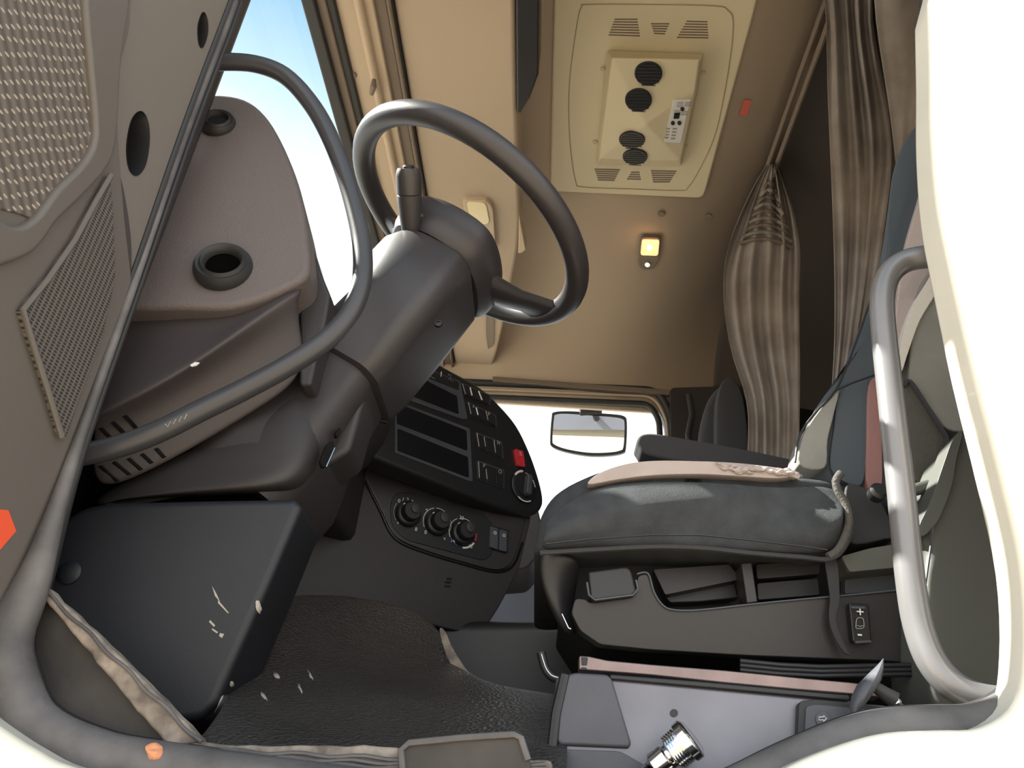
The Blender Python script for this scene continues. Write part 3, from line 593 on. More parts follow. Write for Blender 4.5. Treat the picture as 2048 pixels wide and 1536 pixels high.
for q, s_, c in (([(981, 1052), (997, 1057), (996, 1099), (980, 1094)], 'o', (990, 1065)), ([(1000, 1058), (1015, 1062), (1014, 1104), (999, 1100)], 'o', (1008, 1070))):
    plate('rocker', rnd(q, 3), wn, .008, 'btn', wb, bevel=.002)
    text('marking', s_, c[0], c[1], wn, .016, 'white', wb, right=hF)
# ---- centre console
CP = hpl(900, 880, 1.67, 43.8, .04); hC = Vector((math.cos(math.radians(43.8)), math.sin(math.radians(43.8)), 0))
cc = thing('centre_console', 'black centre console turned to the driver with radio, slots and switches', 'console', onp(900, 880, CP))
co = cr([(735, 800), (770, 742), (818, 712), (850, 712), (900, 738), (960, 772), (1000, 808), (1035, 850), (1060, 900), (1078, 950), (1088, 992), (1086, 1015), (1070, 1030), (1040, 1028), (960, 1002), (850, 958), (760, 922), (712, 898), (700, 870)], 4)
lab(plate('face', co, CP, .06, 'black', cc, bevel=.012, seg=4), 'main face of the console')
L_ = lower(CP, .002)
fr_ = [plate('slot_frame', q, L_, .006, 'btn', cc, bevel=.001) for q in ([(790, 800), (940, 857), (946, 962), (938, 962), (790, 905)],)]
lab(fr_[0], 'thin frame round the two empty slots')
for q, n_ in (([(794, 806), (933, 861), (935, 901), (795, 847)], 'storage_slot'), ([(796, 857), (936, 914), (938, 955), (796, 901)], 'storage_slot')):
    lab(plate(n_, rnd(q, 3), lower(CP, .004), .002, 'gloss', cc, bevel=0), 'empty black slot')
rad = lab(plate('radio', rnd([(772, 760), (818, 722), (921, 762), (936, 838), (925, 838), (790, 790)], 4), lower(CP, .004), .01, 'btn', cc, bevel=.002), 'radio with dark display at the top of the console')
R1 = lower(CP, .006)
plate('display', rnd([(790, 778), (826, 748), (914, 792), (918, 828)], 3), R1, .002, 'gloss', rad, bevel=0)
plate('button_strip', rnd([(824, 726), (918, 764), (918, 780), (826, 742)], 3), R1, .002, 'black', rad, bevel=0)
plate('bright_readout', [(844, 738), (858, 744), (858, 748), (844, 742)], lower(CP, .0065), .0006, 'white', rad, bevel=0)
for s_, a, b, z_ in (('I', 882, 749, .02), ('- :', 899, 750, .012), ('. : .', 901, 758, .012), ('......', 866, 754, .01)): text('marking', s_, a, b, lower(CP, .0065), z_, 'white', rad, right=hC)
for q, marks in (([(922, 765), (982, 790), (980, 810), (932, 791)], [((925, 768), (931, 788), 'grey'), ((940, 775), (944, 791), 'white'), ((957, 782), (964, 800), 'white')]),
                 ([(934, 803), (992, 830), (994, 854), (944, 834)], [((937, 805), (942, 828), 'grey'), ((952, 815), (956, 830), 'white'), ((972, 822), (976, 840), 'grey')]),
                 ([(952, 864), (1005, 884), (1007, 917), (958, 897)], [((954, 866), (958, 893), 'grey'), ((968, 874), (971, 893), 'grey'), ((988, 880), (991, 905), 'grey')]),
                 ([(955, 920), (1009, 940), (1009, 977), (957, 958)], [((957, 924), (959, 955), 'grey'), ((972, 938), (974, 958), 'grey')])):
    sw = lab(plate('switch_bank', rnd(q, 3), lower(CP, .004), .006, 'btn', cc, bevel=.0015), 'bank of rectangular switches')
    m2 = [(q[0][0] + q[1][0]) / 2, (q[0][1] + q[1][1]) / 2, (q[3][0] + q[2][0]) / 2, (q[3][1] + q[2][1]) / 2]
    for t0, t1 in ((.04, .34), (.36, .66), (.68, .97)):
        f = lambda t, y: ((q[0][0] * (1 - t) + q[1][0] * t) * (1 - y) + (q[3][0] * (1 - t) + q[2][0] * t) * y, (q[0][1] * (1 - t) + q[1][1] * t) * (1 - y) + (q[3][1] * (1 - t) + q[2][1] * t) * y)
        plate('switch', rnd([f(t0, .06), f(t1, .06), f(t1, .94), f(t0, .94)], 2), lower(CP, .0075), .004, 'black', sw, bevel=.001)
    lt = [tube('m', [onp(*a, lower(CP, .008)), onp(*b, lower(CP, .008))], .0011 if m_ == 'grey' else .0018, m_, sw, n=6) for a, b, m_ in marks]
    lab(join('light_lines', lt), 'pale lines on the switches')
for s_, a, b in (('a', 947, 812), ('p', 978, 826), ('H', 997, 886), ('P', 968, 932), ('O', 1000, 944)): text('marking', s_, a, b, lower(CP, .0085), .014, 'grey', cc, right=hC)
hz = lab(plate('hazard_switch', rnd([(1030, 897), (1047, 902), (1051, 934), (1036, 931)], 3), lower(CP, .009), .009, 'red', cc, bevel=.002), 'red hazard light switch')
tri = [onp(a, b, lower(CP, .0095)) for a, b in ((1040, 903), (1037, 910), (1043, 911))]
tube('triangle_mark', tri, .0005, 'white', hz, n=5, closed=True)
c = onp(1046, 974, lower(CP, .002)); cn2 = lower(CP, 0)[1]
ls = lab(lathe('light_switch', c, cn2, [(.040, 0), (.040, .004), (.037, .006), (.028, .006), (.027, .010), (.001, .010)], 'black', cc), 'round rotary light switch')
ub = Vector((0, 0, 1)); bar = [c + cn2 * .010 + ub * .026 * a + hC * .008 * b for a, b in ((1, .3), (.9, 1), (-.9, 1), (-1, .3), (-1, -.3), (-.9, -1), (.9, -1), (1, -.3))]
prism('grip_bar', bar, cn2 * .016, 'btn', ls, bevel=.003)
arc('dial_mark', c + cn2 * .006, cn2, .038, 15, 60, .003, 'white', ls); arc('dial_mark', c + cn2 * .006, cn2, .036, -35, 0, .0012, 'grey', ls); arc('dial_mark', c + cn2 * .006, cn2, .038, 150, 215, .0016, 'white', ls)
arc('dial_mark', c + cn2 * .006, cn2, .036, -75, -45, .001, 'white', ls)
# small switch left of the console and lighter knob
sn = PN(762, 828, 1.40, (.6, -1, .1))
sk = lab(plate('small_switch', rnd([(748, 812), (778, 820), (776, 846), (750, 840)], 3), sn, .006, 'gloss', da, bevel=.001, lift=.02), 'small black switch with a white symbol')
text('marking', 'b', 762, 829, lower(sn, .021), .014, 'white', sk, rot=1.2)
lab(lathe('small_knob', p(770, 800, 1.38), (.5, -1, .2), [(.016, 0), (.016, .01), (.012, .02), (.001, .02)], 'black', da), 'small black knob')

# ================================================================ STEERING
WN = Vector((.475, .01, .88)).normalized(); WC = Vector((-.2016, 1.211, 1.5 + 1.022)); WR = .2500
E1 = Vector((0, 1, 0)); E1 = (E1 - WN * E1.dot(WN)).normalized(); E2 = E1.cross(WN).normalized()
if E2.x < 0: E2 = -E2
def wp(a, b, s=0): return WC + E2 * a + E1 * b + WN * s       # a: towards the seat, b: across the cab
sw_ = thing('steering_wheel', 'dark steering wheel with thick rim and sunlit left side', 'steering wheel', WC)
tube('rim', [wp(WR * math.cos(t), WR * math.sin(t)) for t in [2 * math.pi * i / 72 for i in range(72)]], .0222, 'dark2', sw_, n=18, closed=True)
hubo = [(-.095, .13), (-.04, .15), (.04, .15), (.095, .13), (.11, .05), (.10, -.03), (.07, -.075), (0, -.09), (-.07, -.075), (-.10, -.03), (-.11, .05)]
hubs = cr(hubo, 4)
loft('hub', [[wp(a * k, b * k, s) for a, b in hubs] for k, s in ((.55, -.118), (.9, -.112), (1.0, -.095), (1.02, -.055), (.94, -.033), (.6, -.025))], 'dark2', sw_)
for ang, nm_ in ((38, 'spoke'), (143, 'spoke')):
    a = math.radians(ang); d = (math.cos(a), math.sin(a)); q = (-d[1], d[0]); loops = []
    for t, w, h, s in ((.05, .060, .026, -.078), (.11, .055, .024, -.068), (.16, .046, .020, -.045), (.205, .044, .018, -.018), (.245, .058, .016, .0)):
        loops.append([wp(d[0] * t + q[0] * w * math.cos(u), d[1] * t + q[1] * w * math.cos(u), s + h * math.sin(u)) for u in [2 * math.pi * i / 16 for i in range(16)]])
    loft(nm_, loops, 'dark2', sw_)
a = math.radians(38); d = (math.cos(a), math.sin(a)); q = (-d[1], d[0])
lab(loft('spoke_insert', [[wp(d[0] * t + q[0] * (o_ + w * math.cos(u)), d[1] * t + q[1] * (o_ + w * math.cos(u)), s + h * math.sin(u)) for u in [2 * math.pi * i / 12 for i in range(12)]] for t, w, h, s, o_ in ((.09, .010, .01, -.05, .045), (.15, .012, .01, -.038, .034), (.2, .010, .008, -.018, .028), (.235, .004, .004, -.004, .024))], mat('gloss_insert', (.03, .03, .033), .12), sw_), 'shiny black insert of the spoke')
co_ = thing('steering_column', 'dark plastic steering column shroud below the wheel', 'steering column', wp(0, 0, -.3))
def sect(s, ay, ax, ox=0, oy=0, e=3.2, n=36):
    q = rnd([(-ax, ay), (-ax, -ay * .25), (-ax * .25, -ay), (ax * .8, -ay), (ax, -ay * .7), (ax, ay)], .035, 6)
    return [wp(ox + a, oy + b, s) for a, b in q]
loft('shroud', [sect(-.122, .080, .085), sect(-.125, .097, .099), sect(-.135, .104, .106), sect(-.25, .106, .108), sect(-.36, .104, .108), sect(-.40, .098, .103), sect(-.41, .08, .09)], 'dark2', co_)
lab(loft('lower_boot', [sect(-.38, .085, .09), sect(-.42, .090, .094), sect(-.50, .10, .105), sect(-.60, .125, .13), sect(-.66, .12, .13)], 'dark', co_), 'lower boot where the column enters the dashboard')
# shroud split line, screw, stalk hole
def surf(px, py, s_off=0):                                     # where a ray meets the shroud's near side
    from mathutils.bvhtree import BVHTree
    ob = co_.children[0]; bm = bmesh.new(); bm.from_mesh(ob.data); t = BVHTree.FromBMesh(bm); bm.free(); off = wm(ob).translation
    h = t.ray_cast(CAM - off, ray(px, py).normalized()); return (h[0] + off, h[1]) if h[0] else (p(px, py, 1.15), Vector((0, -1, 0)))
ln = [surf(a, b) for a, b in [(740 + (888 - 740) * t, 672 + (462 - 672) * t) for t in [i / 16 for i in range(17)]]]
lab(tube('shroud_seam', [h[0] + h[1] * .0002 for h in ln], .0011, 'gloss', co_, n=6), 'fine seam between the shroud halves')
h = surf(877, 648); lab(lathe('screw', h[0], h[1], [(.001, .001), (.004, .001), (.0045, .003), (.006, .003), (.007, -.001)], 'gloss', co_), 'recessed screw')
h = surf(822, 486)
lab(lathe('stalk_socket', h[0], h[1], [(.024, -.002), (.024, .0012), (.021, .0016), (.018, .0008), (.001, .0008)], 'black', co_), 'dark socket of the stalk')
base = h[0]; tip = p(817, 336, base.y - .10); ax = (tip - base).normalized(); LN = (tip - base).length
st = lathe('stalk', base, ax, [(.006, -.01), (.011, 0), (.0150, LN * .12), (.0195, LN * .35), (.0220, LN * .55), (.0222, LN * .64), (.0210, LN * .65)], 'dark', co_); lab(st, 'gear selector stalk')
kn = lathe('stalk_knob', base, ax, [(.0210, LN * .65), (.0228, LN * .66), (.0235, LN * .90), (.021, LN * .97), (.019, LN), (.001, LN)], 'dark2', st)
lathe('stalk_button', tip, ax, [(.010, -.002), (.010, .003), (.008, .005), (.001, .005)], 'black', st)

# ---- curved grab tube by the door
gh = [(380, 130, .93), (440, 124, .93), (510, 128, .935), (570, 152, .94), (620, 205, .95), (658, 270, .955), (690, 350, .96), (713, 430, .96), (725, 500, .96), (722, 570, .955), (697, 632, .95), (645, 686, .945), (570, 735, .94), (480, 783, .935), (400, 822, .93), (320, 862, .925), (240, 892, .925), (175, 907, .925), (110, 915, .925)]
gt = thing('grab_handle', 'long curved dark grab tube in front of the dashboard end', 'grab handle', p(690, 350, .96))
tube('tube', [p(*q) for q in cr(gh, 5, False)], .0150, 'tube', gt, n=18)
gto = gt.children[0]; sq = []
for k in range(9):
    t = k / 8; a, b = 330 + 44 * t, 852 - 20 * t + (4 if k % 2 else -4); h = hit(a, b, gto)
    if h: sq.append(h[0] + h[1] * .0002)
lab(tube('wear_mark', sq, .0006, 'grey', gt, n=5), 'pale zigzag scratches on the tube')

# ================================================================ FOOTWELL
kp = thing('kick_panel', 'dark blue-grey plastic side panel beside the footwell', 'panel', p(330, 1250, 1.02))
ko = [(60, 1180), (120, 1040), (165, 1012), (215, 1003), (400, 998), (592, 995), (604, 1012), (540, 1165), (480, 1300), (432, 1408), (400, 1440), (340, 1450), (200, 1450)]
kpo = plate('side_panel', rnd(ko, 16, 5), PN(330, 1250, 1.02, (.06, -1, .0)), .14, 'kick', kp, bevel=.022, seg=6)
kpl = PN(330, 1250, 1.02, (.06, -1, .0))
lab(lathe('boss', onp(140, 1146, kpl), (.06, -1, 0), [(.016, -.002), (.015, .003), (.010, .006), (.001, .007)], 'kick', kp), 'round raised boss')
for i, q in enumerate(([(424, 1172), (434, 1190), (440, 1204), (430, 1192)], [(436, 1200), (458, 1226), (455, 1226), (436, 1206)], [(420, 1240), (430, 1250), (428, 1254), (418, 1244)], [(424, 1256), (436, 1264), (434, 1267), (424, 1260)], [(440, 1266), (448, 1268), (444, 1276), (438, 1272)])):
    lab(plate('scuff', q, kpl, .001, 'scuff', kp, bevel=0, lift=.0012), 'pale scratch')
fm = thing('floor_mat', 'black grained rubber mat over the footwell floor and tunnel', 'mat', p(750, 1400, 1.1))
rows = [
 [(300, 1560, .88), (480, 1530, .88), (650, 1545, .885), (850, 1560, .885), (1000, 1570, .885), (1140, 1580, .885)],
 [(380, 1490, .90), (500, 1480, .91), (650, 1490, .91), (850, 1500, .91), (1000, 1505, .91), (1140, 1510, .91)],
 [(430, 1430, .96), (530, 1430, 1.00), (660, 1430, 1.05), (850, 1440, 1.05), (1000, 1450, 1.04), (1140, 1460, 1.02)],
 [(455, 1385, 1.06), (570, 1375, 1.14), (700, 1368, 1.20), (840, 1378, 1.20), (990, 1386, 1.17), (1140, 1396, 1.14)],
 [(470, 1350, 1.12), (590, 1335, 1.22), (720, 1335, 1.31), (840, 1364, 1.34), (985, 1376, 1.34), (1140, 1386, 1.30)],
 [(490, 1290, 1.20), (610, 1270, 1.34), (730, 1275, 1.42), (840, 1310, 1.46), (925, 1345, 1.48), (960, 1376, 1.50)],
 [(520, 1195, 1.28), (620, 1180, 1.42), (740, 1190, 1.50), (840, 1215, 1.53), (886, 1262, 1.54), (930, 1350, 1.55)],
]
mto = lab(grid('mat', [[p(*q) for q in r] for r in rows], 'mat_', fm, th=.006, sub=3), 'grained rubber sheet')
lab(plate('cut_edge', cr([(879, 1258), (890, 1262), (905, 1295), (930, 1335), (962, 1374), (952, 1378), (930, 1368), (905, 1335), (888, 1298)], 3), PY(1.46), .01, 'dirty', fm, bevel=.001), 'curled grey cut edge of the mat')
for i, (cx, cy, a, b, t) in enumerate(((516, 1214, 5, 14, -10), (483, 1350, 3, 8, -20), (553, 1352, 8, 4, 40), (528, 1394, 3, 11, -35), (462, 1368, 4, 6, 0), (437, 1408, 2, 20, 25), (620, 1350, 2, 12, -30), (600, 1378, 2, 10, -25))):
    tg = kpo if i in (0, 4, 5) else mto
    tag(decal('mud_mark', wob(ell(cx, cy, a, b, t, 14), 3, i), tg, 'scuff'), ['pale mud mark on the rounded edge of the kick panel', 'small mud mark on the mat, lower left', 'pale round mud mark in the middle of the mat', 'long thin mud mark low on the mat', 'mud mark at the foot of the kick panel edge', 'long pale scrape along the bottom of the kick panel edge', 'thin slanted scratch right of the mud marks', 'thin short scratch under the slanted one'][i], 'mark')
wd = thing('sill_wedge', 'dusty black rubber wedge standing on the door sill', 'wedge', p(930, 1510, .87))
plate('block', rnd([(800, 1496), (820, 1484), (1030, 1468), (1044, 1474), (1062, 1530), (1062, 1580), (806, 1570)], 6), PY(.858), .05, 'sill', wd, bevel=.004)
lab(tube('rim', [p(a, b, .857) for a, b in ((806, 1545), (802, 1500), (818, 1486), (920, 1476), (1028, 1469), (1042, 1476), (1056, 1520))], .0035, 'seal', wd, n=8), 'pale raised rim')
st_ = []
bm = bmesh.new(); bmesh.ops.create_icosphere(bm, subdivisions=3, radius=.0095)
for v in bm.verts: v.co *= 1 + .45 * noise.noise(v.co * 120); v.co.z *= .8
me = bpy.data.meshes.new('stone'); bm.to_mesh(me); bm.free(); me.materials.append(M['stone']); so = bpy.data.objects.new('stone', me); COL.objects.link(so); so.location = p(311, 1504, .838)
tag(so, 'small orange stone lying on the lower door seal', 'stone')
# ================================================================ CURTAINS AND REAR
for k, (a, z_) in enumerate(((1652, 1.925), (1674, 1.905))):
    x_ = X0(a, z_)
    o = tube('curtain_rail', [yz(y, z_, x_) for y in (1.0, 1.5, 2.0, 2.24)], .008, 'taupe', n=8)
    tag(o, ['brown curtain rail along the headliner edge, the one nearer the roof hatch', 'brown curtain rail along the headliner edge, the one nearer the bunk'][k], 'rail', 'curtain rails')
def curtain(name, rows, amp, folds, material, seed, label):
    """rows: (y, xl, xr, Y): pleated cloth hanging from top to bottom"""
    R = []; n = folds * 6
    for j, (y, xl, xr, Y) in enumerate(rows):
        r = []
        for i in range(n + 1):
            t = i / n; ph = t * folds * 2 * math.pi + 2.2 * noise.noise(Vector((t * 3, j * .28, seed)))
            wv = math.sin(ph) * (.6 + .8 * noise.noise(Vector((t * 2, j * .3, seed + 7)))) + .9 * noise.noise(Vector((t * 5, j * .45, seed + 3)))
            q = p(xl + (xr - xl) * t, y, Y + amp * wv); r.append(q)
        R.append(r)
    o = grid(name, R, material, th=.004, sub=1); return tag(o, label, 'curtain')
curtain('curtain', [(325, 1538, 1552, 1.90), (365, 1512, 1568, 1.97), (410, 1490, 1586, 2.05), (460, 1468, 1598, 2.13), (510, 1452, 1604, 2.20), (560, 1445, 1600, 2.26), (640, 1450, 1600, 2.3), (720, 1466, 1602, 2.3), (775, 1490, 1602, 2.3), (830, 1500, 1600, 2.3), (915, 1496, 1600, 2.3), (960, 1496, 1600, 2.3)], .022, 5, 'curtain', 1.7, 'gathered brown-grey curtain bundle beyond the driver seat, near the far side')
prev = []; cb = [q for q in COL.objects if q.name == 'curtain'][0]
for k in range(9):
    y0 = 366 + k * 14; w = 13 + k * 5.4; cx = 1541 - k * 1.0; pts = []
    for t in [i / 12 - 1 for i in range(25)]:
        a, b = cx + w * t, y0 + 16 * t * t + 5 * t; h = hit(a, b, cb); pts.append(h[0] + (CAM - h[0]).normalized() * .003 if h else p(a, b, 1.95 + .0019 * (b - 340)))
    pts = [tuple(sum((pts[min(max(i + d, 0), 24)][c] for d in (-2, -1, 0, 1, 2)), 0) / 5 for c in range(3)) for i in range(25)]
    o = tube('curtain_cord', [Vector(q) + (CAM - Vector(q)).normalized() * .006 for q in pts], .0065, 'curtain' if k % 2 else 'taupe', n=8); prev.append(o)
o = join('gathering_band', prev); tag(o, 'striped gathered band round the top of the far curtain bundle', 'curtain band')
curtain('curtain', [(-60, 1640, 1760, 1.22), (0, 1652, 1742, 1.31), (80, 1655, 1752, 1.43), (160, 1655, 1768, 1.55), (240, 1658, 1782, 1.64), (330, 1662, 1788, 1.7), (420, 1666, 1775, 1.7), (520, 1670, 1762, 1.7), (620, 1672, 1745, 1.7), (720, 1670, 1720, 1.7), (800, 1664, 1700, 1.7), (900, 1650, 1690, 1.7)], .018, 4, 'curtain', 5.1, 'long grey-brown curtain hanging straight down behind the driver seat')
curtain('curtain', [(-60, 1745, 1950, 1.14), (40, 1750, 1930, 1.26), (130, 1765, 1910, 1.38), (220, 1780, 1890, 1.48), (300, 1790, 1850, 1.55), (340, 1794, 1820, 1.6)], .015, 3, 'curtain', 8.1, 'upper curtain swept toward the door pillar above the driver seat')
# passenger seat
ps = thing('passenger_seat', 'dark grey passenger seat back seen past the curtain', 'seat', p(1440, 880, 2.5))
crown('backrest', [p(a, b, 2.45) for a, b in cr([(1392, 905), (1400, 840), (1418, 790), (1450, 760), (1478, 765), (1495, 810), (1500, 860), (1506, 1000), (1390, 1000)], 3)], Vector((.1, .42, 0)), .03, 'greycloth' if 0 else mat('dark_grey_cloth', (.045, .045, .048), .9, bump=.3, bscale=600), ps)
plate('side_bolster', cr([(1432, 905), (1434, 800), (1450, 756), (1474, 765), (1492, 820), (1500, 1000), (1432, 1000)], 3), PY(2.40), .08, MATS['dark_grey_cloth'], ps, bevel=.018, seg=4)
pc = crown('seat_cushion', [p(a, b, 2.4) for a, b in cr([(1240, 1060), (1260, 1030), (1400, 1020), (1500, 1020), (1500, 1120), (1260, 1130)], 3)], Vector((0, .45, 0)), .03, MATS['dark_grey_cloth'], ps)
box('seat_frame', p(1260, 1060, 2.4).x + .05, p(1500, 1060, 2.4).x, 2.42, 2.8, .02, p(1300, 1100, 2.4).z - 1.5, 'black', ps)
# belt tongue / strap near far wall
tag(tube('belt_strap', [p(1378, 790, 2.92), p(1384, 830, 2.90), p(1376, 870, 2.88), p(1380, 905, 2.86)], .012, 'strap'), 'dark belt strap hanging by the far rear window pillar', 'belt')

# ================================================================ DRIVER SEAT
ds = thing('driver_seat', 'black cloth driver seat with worn cushion and plastic base', 'seat', p(1400, 1250, 1.15))
YS = 1.07
cush = cr([(1078, 1100), (1072, 1070), (1082, 1020), (1110, 978), (1160, 948), (1225, 925), (1300, 920), (1400, 928), (1500, 936), (1600, 946), (1672, 956), (1695, 985), (1702, 1030), (1692, 1080), (1655, 1112), (1560, 1106), (1450, 1100), (1300, 1094), (1180, 1098)], 4)
crown('cushion', [p(a, b, YS) for a, b in cush], Vector((0, .52, 0)), .035, 'seatcloth', ds, steps=6)
# draped side cloth with folds
rows = []
tops = [(1088, 1040), (1150, 985), (1230, 962), (1340, 958), (1450, 962), (1560, 975), (1650, 965), (1690, 985)]
bots = [(1082, 1105), (1150, 1100), (1240, 1094), (1340, 1093), (1450, 1100), (1560, 1108), (1650, 1116), (1688, 1080)]
for j in range(7):
    t = j / 6; r = []
    for i in range(8):
        a, b = tops[i], bots[i]; f = math.sin((a[0] * .02) + t * 5) * .006 * (a[0] > 1400) + .004 * math.sin(t * 7 + i)
        r.append(p(a[0] + (b[0] - a[0]) * t, a[1] + (b[1] - a[1]) * t, 1.050 - .016 * math.sin(math.pi * t) + f))
    rows.append(r)
lab(grid('seat_cover', rows, 'seatcloth', ds, th=.008, sub=3), 'wrinkled black cloth cover on the cushion side')
lab(tube('cover_hem', [p(a, b, 1.040) for a, b in cr([(1080, 1106), (1180, 1100), (1300, 1094), (1400, 1096), (1500, 1106), (1600, 1114), (1660, 1118), (1690, 1092), (1702, 1050), (1694, 1010), (1672, 978), (1668, 960)], 5, False)], .0035, 'strap', ds, n=8), 'hem of the cloth cover')
lab(tube('hem_roll', [p(a, b, 1.040) for a, b in cr([(1656, 1114), (1676, 1100), (1692, 1070), (1698, 1036), (1690, 1005), (1676, 982), (1672, 962), (1682, 946)], 5, False)], .0055, mat('frayed_hem', (.075, .07, .062), .9, bump=1, bscale=300), ds, n=10), 'frayed grey hem of the cover')
lab(plate('foam_top', cr([(1176, 968), (1200, 945), (1250, 928), (1310, 921), (1400, 922), (1480, 926), (1560, 936), (1600, 946), (1560, 956), (1480, 952), (1400, 948), (1310, 950), (1240, 958)], 4), PY(1.052), .3, 'foam', ds, bevel=.006, seg=3, back=(0, .35, .02)), 'bare pinkish foam showing on top of the cushion')
crm = []
for i in range(20):
    x = 1446 + i * 7.6 + random.uniform(-3, 3); y = 934 + random.uniform(-5, 7) + (x - 1430) * .085; r = random.uniform(.004, .008)
    bm = bmesh.new(); bmesh.ops.create_icosphere(bm, subdivisions=3, radius=r)
    for v in bm.verts: v.co *= 1 + .7 * noise.noise(v.co * 180 + Vector((i, 0, 0))); v.co.z *= .7; v.co.x *= 1.4
    crm.append(obj('c', [v.co + p(x, y, 1.052) for v in bm.verts], [tuple(v.index for v in q.verts) for q in bm.faces], 'foam', ds)); bm.free()
lab(join('torn_foam', crm), 'torn crumbly foam at the back of the cushion top')
lab(tube('seam', [p(a, b, 1.028) for a, b in ((1092, 1088), (1180, 1078), (1300, 1070), (1400, 1070), (1500, 1080), (1600, 1092), (1655, 1100))], .0012, 'black', ds, n=6), 'stitched seam')
# arm rest beyond the cushion
lab(plate('armrest', cr([(1278, 892), (1274, 880), (1284, 868), (1310, 866), (1360, 874), (1450, 890), (1540, 908), (1620, 930), (1620, 970), (1500, 950), (1400, 930), (1300, 910)], 4), PY(1.62), .07, MATS['dark_grey_cloth'], ds, bevel=.012, seg=4), 'flat armrest on the far side')
# backrest
bk = cr([(1592, 930), (1600, 872), (1625, 826), (1665, 782), (1690, 712), (1718, 640), (1742, 570), (1762, 490), (1776, 400), (1786, 330), (1806, 275), (1835, 235), (1868, 200), (1930, 190), (1975, 300), (1990, 600), (2000, 880), (1900, 960), (1800, 1010), (1700, 990)], 4)
lab(crown('backrest', [p(a, b, 1.12) for a, b in bk], Vector((.13, .36, 0)), .035, 'backcloth', ds, steps=6), 'blue-grey cloth backrest')
YB = 1.105
def over(name, px, y, m_, l_, r=.008, d=.06, k=4): return lab(plate(name, cr(px, k), PY(y), d, m_, ds, bevel=r, seg=4), l_)
over('side_bolster', [(1598, 928), (1606, 872), (1634, 826), (1678, 776), (1668, 830), (1656, 880), (1650, 935)], YB, 'greycloth', 'pale grey bolster at the foot of the backrest', .012)
over('centre_panel', [(1662, 935), (1668, 860), (1680, 785), (1722, 762), (1738, 770), (1734, 860), (1728, 960), (1700, 968)], YB + .008, 'backcloth', 'dark blue-grey panel of the backrest')
over('maroon_stripe', [(1738, 770), (1760, 762), (1764, 860), (1764, 975), (1735, 972), (1734, 870)], YB + .004, 'maroon', 'maroon woven stripe', .005)
over('upper_panel', [(1800, 560), (1815, 480), (1838, 400), (1858, 330), (1875, 300), (1896, 420), (1890, 505), (1862, 560), (1830, 640), (1800, 720), (1790, 660)], YB, mat('pale_pink_cloth', (.42, .35, .33), .85, bump=.6, bscale=400), 'pale pinkish upper side of the backrest')
over('side_panel', [(1846, 560), (1888, 515), (1915, 540), (1945, 650), (1968, 770), (1975, 852), (1945, 862), (1895, 858), (1862, 820), (1822, 778), (1822, 700), (1828, 630)], YB - .012, 'greycloth', 'large grey cloth side panel', .012)
over('torn_edge', [(1880, 520), (1892, 530), (1872, 585), (1840, 640), (1818, 700), (1803, 745), (1796, 736), (1806, 670), (1826, 610), (1856, 560)], YB - .018, mat('torn_cloth', (.62, .58, .52), .95, bump=1, bscale=200), 'torn whitish edge with loose threads', .004, .02)
over('lower_bolster', [(1806, 775), (1818, 766), (1850, 815), (1890, 876), (1886, 920), (1872, 962), (1840, 972), (1822, 930), (1810, 850)], YB - .014, mat('grained_dark_cloth', (.09, .085, .07), .8, bump=1, bscale=500), 'dark grained lower bolster', .010)
lab(tube('piping', [p(a, b, YB - .016) for a, b in cr([(1806, 772), (1820, 764), (1850, 808), (1884, 862), (1892, 880), (1886, 920), (1872, 965)], 4, False)], .004, 'strap', ds, n=8), 'dark piping round the bolster')
lab(tube('seam_line', [p(a, b, 1.104) for a, b in cr([(1590, 925), (1600, 870), (1630, 826), (1672, 780), (1706, 700), (1738, 610), (1758, 540)], 4, False)], .0018, 'black', ds, n=6), 'dark seam along the front edge of the backrest')
lab(tube('seam_line', [p(1672, 780, 1.10), p(1705, 766, 1.098), p(1755, 748, 1.097)], .0016, 'black', ds, n=6), 'dark cross seam of the backrest')
over('cushion_rear', [(1700, 965), (1760, 1000), (1790, 1070), (1770, 1078), (1700, 1085), (1690, 1010)], 1.09, 'strap', 'dark rear end of the cushion')
# recliner lever
lv = lab(tube('recline_lever', [p(1752, 990, 1.06), p(1800, 988, 1.05), p(1858, 972, 1.05), p(1868, 968, 1.06)], .0085, 'grpl', ds, n=12, taper=[.7, 1, 1.05, .7]), 'grey recline lever')
lathe('lever_knob', p(1756, 984, 1.05), (0, -1, .1), [(.012, -.01), (.012, .004), (.008, .008), (.001, .008)], 'black', lv)
# ---- plastic base with pockets
lab(plate('base_recess', rnd([(1150, 1110), (1300, 1108), (1700, 1108), (1860, 1090), (1870, 1330), (1180, 1290), (1120, 1200)], 14), PY(1.16), .34, mat('deep_black', (.006, .006, .006), .6), ds, bevel=.01), 'dark body of the seat base')
shield = [(1172, 1198), (1180, 1205), (1270, 1190), (1276, 1150), (1296, 1146), (1306, 1180), (1322, 1208), (1345, 1219), (1400, 1219), (1500, 1208), (1600, 1198), (1700, 1190), (1800, 1182), (1870, 1172), (1880, 1330), (1760, 1322), (1500, 1312), (1300, 1300), (1200, 1290), (1160, 1262), (1142, 1226), (1150, 1196)]
lab(plate('side_shield', rnd(shield, 9, 4), PN(1400, 1250, 1.075, (0, -1, -.12)), .05, 'seatplastic', ds, bevel=.006, seg=4), 'brown-black side shield with a bright upper rim')
lab(tube('shield_rim', [onp(a, b, PN(1400, 1250, 1.073, (0, -1, -.12))) for a, b in cr([(1274, 1148), (1296, 1147), (1308, 1184), (1325, 1210), (1348, 1220), (1400, 1220), (1500, 1209), (1600, 1199), (1700, 1190), (1800, 1180)], 4, False)], .0014, 'btn', ds, n=6), 'thin highlight rim')
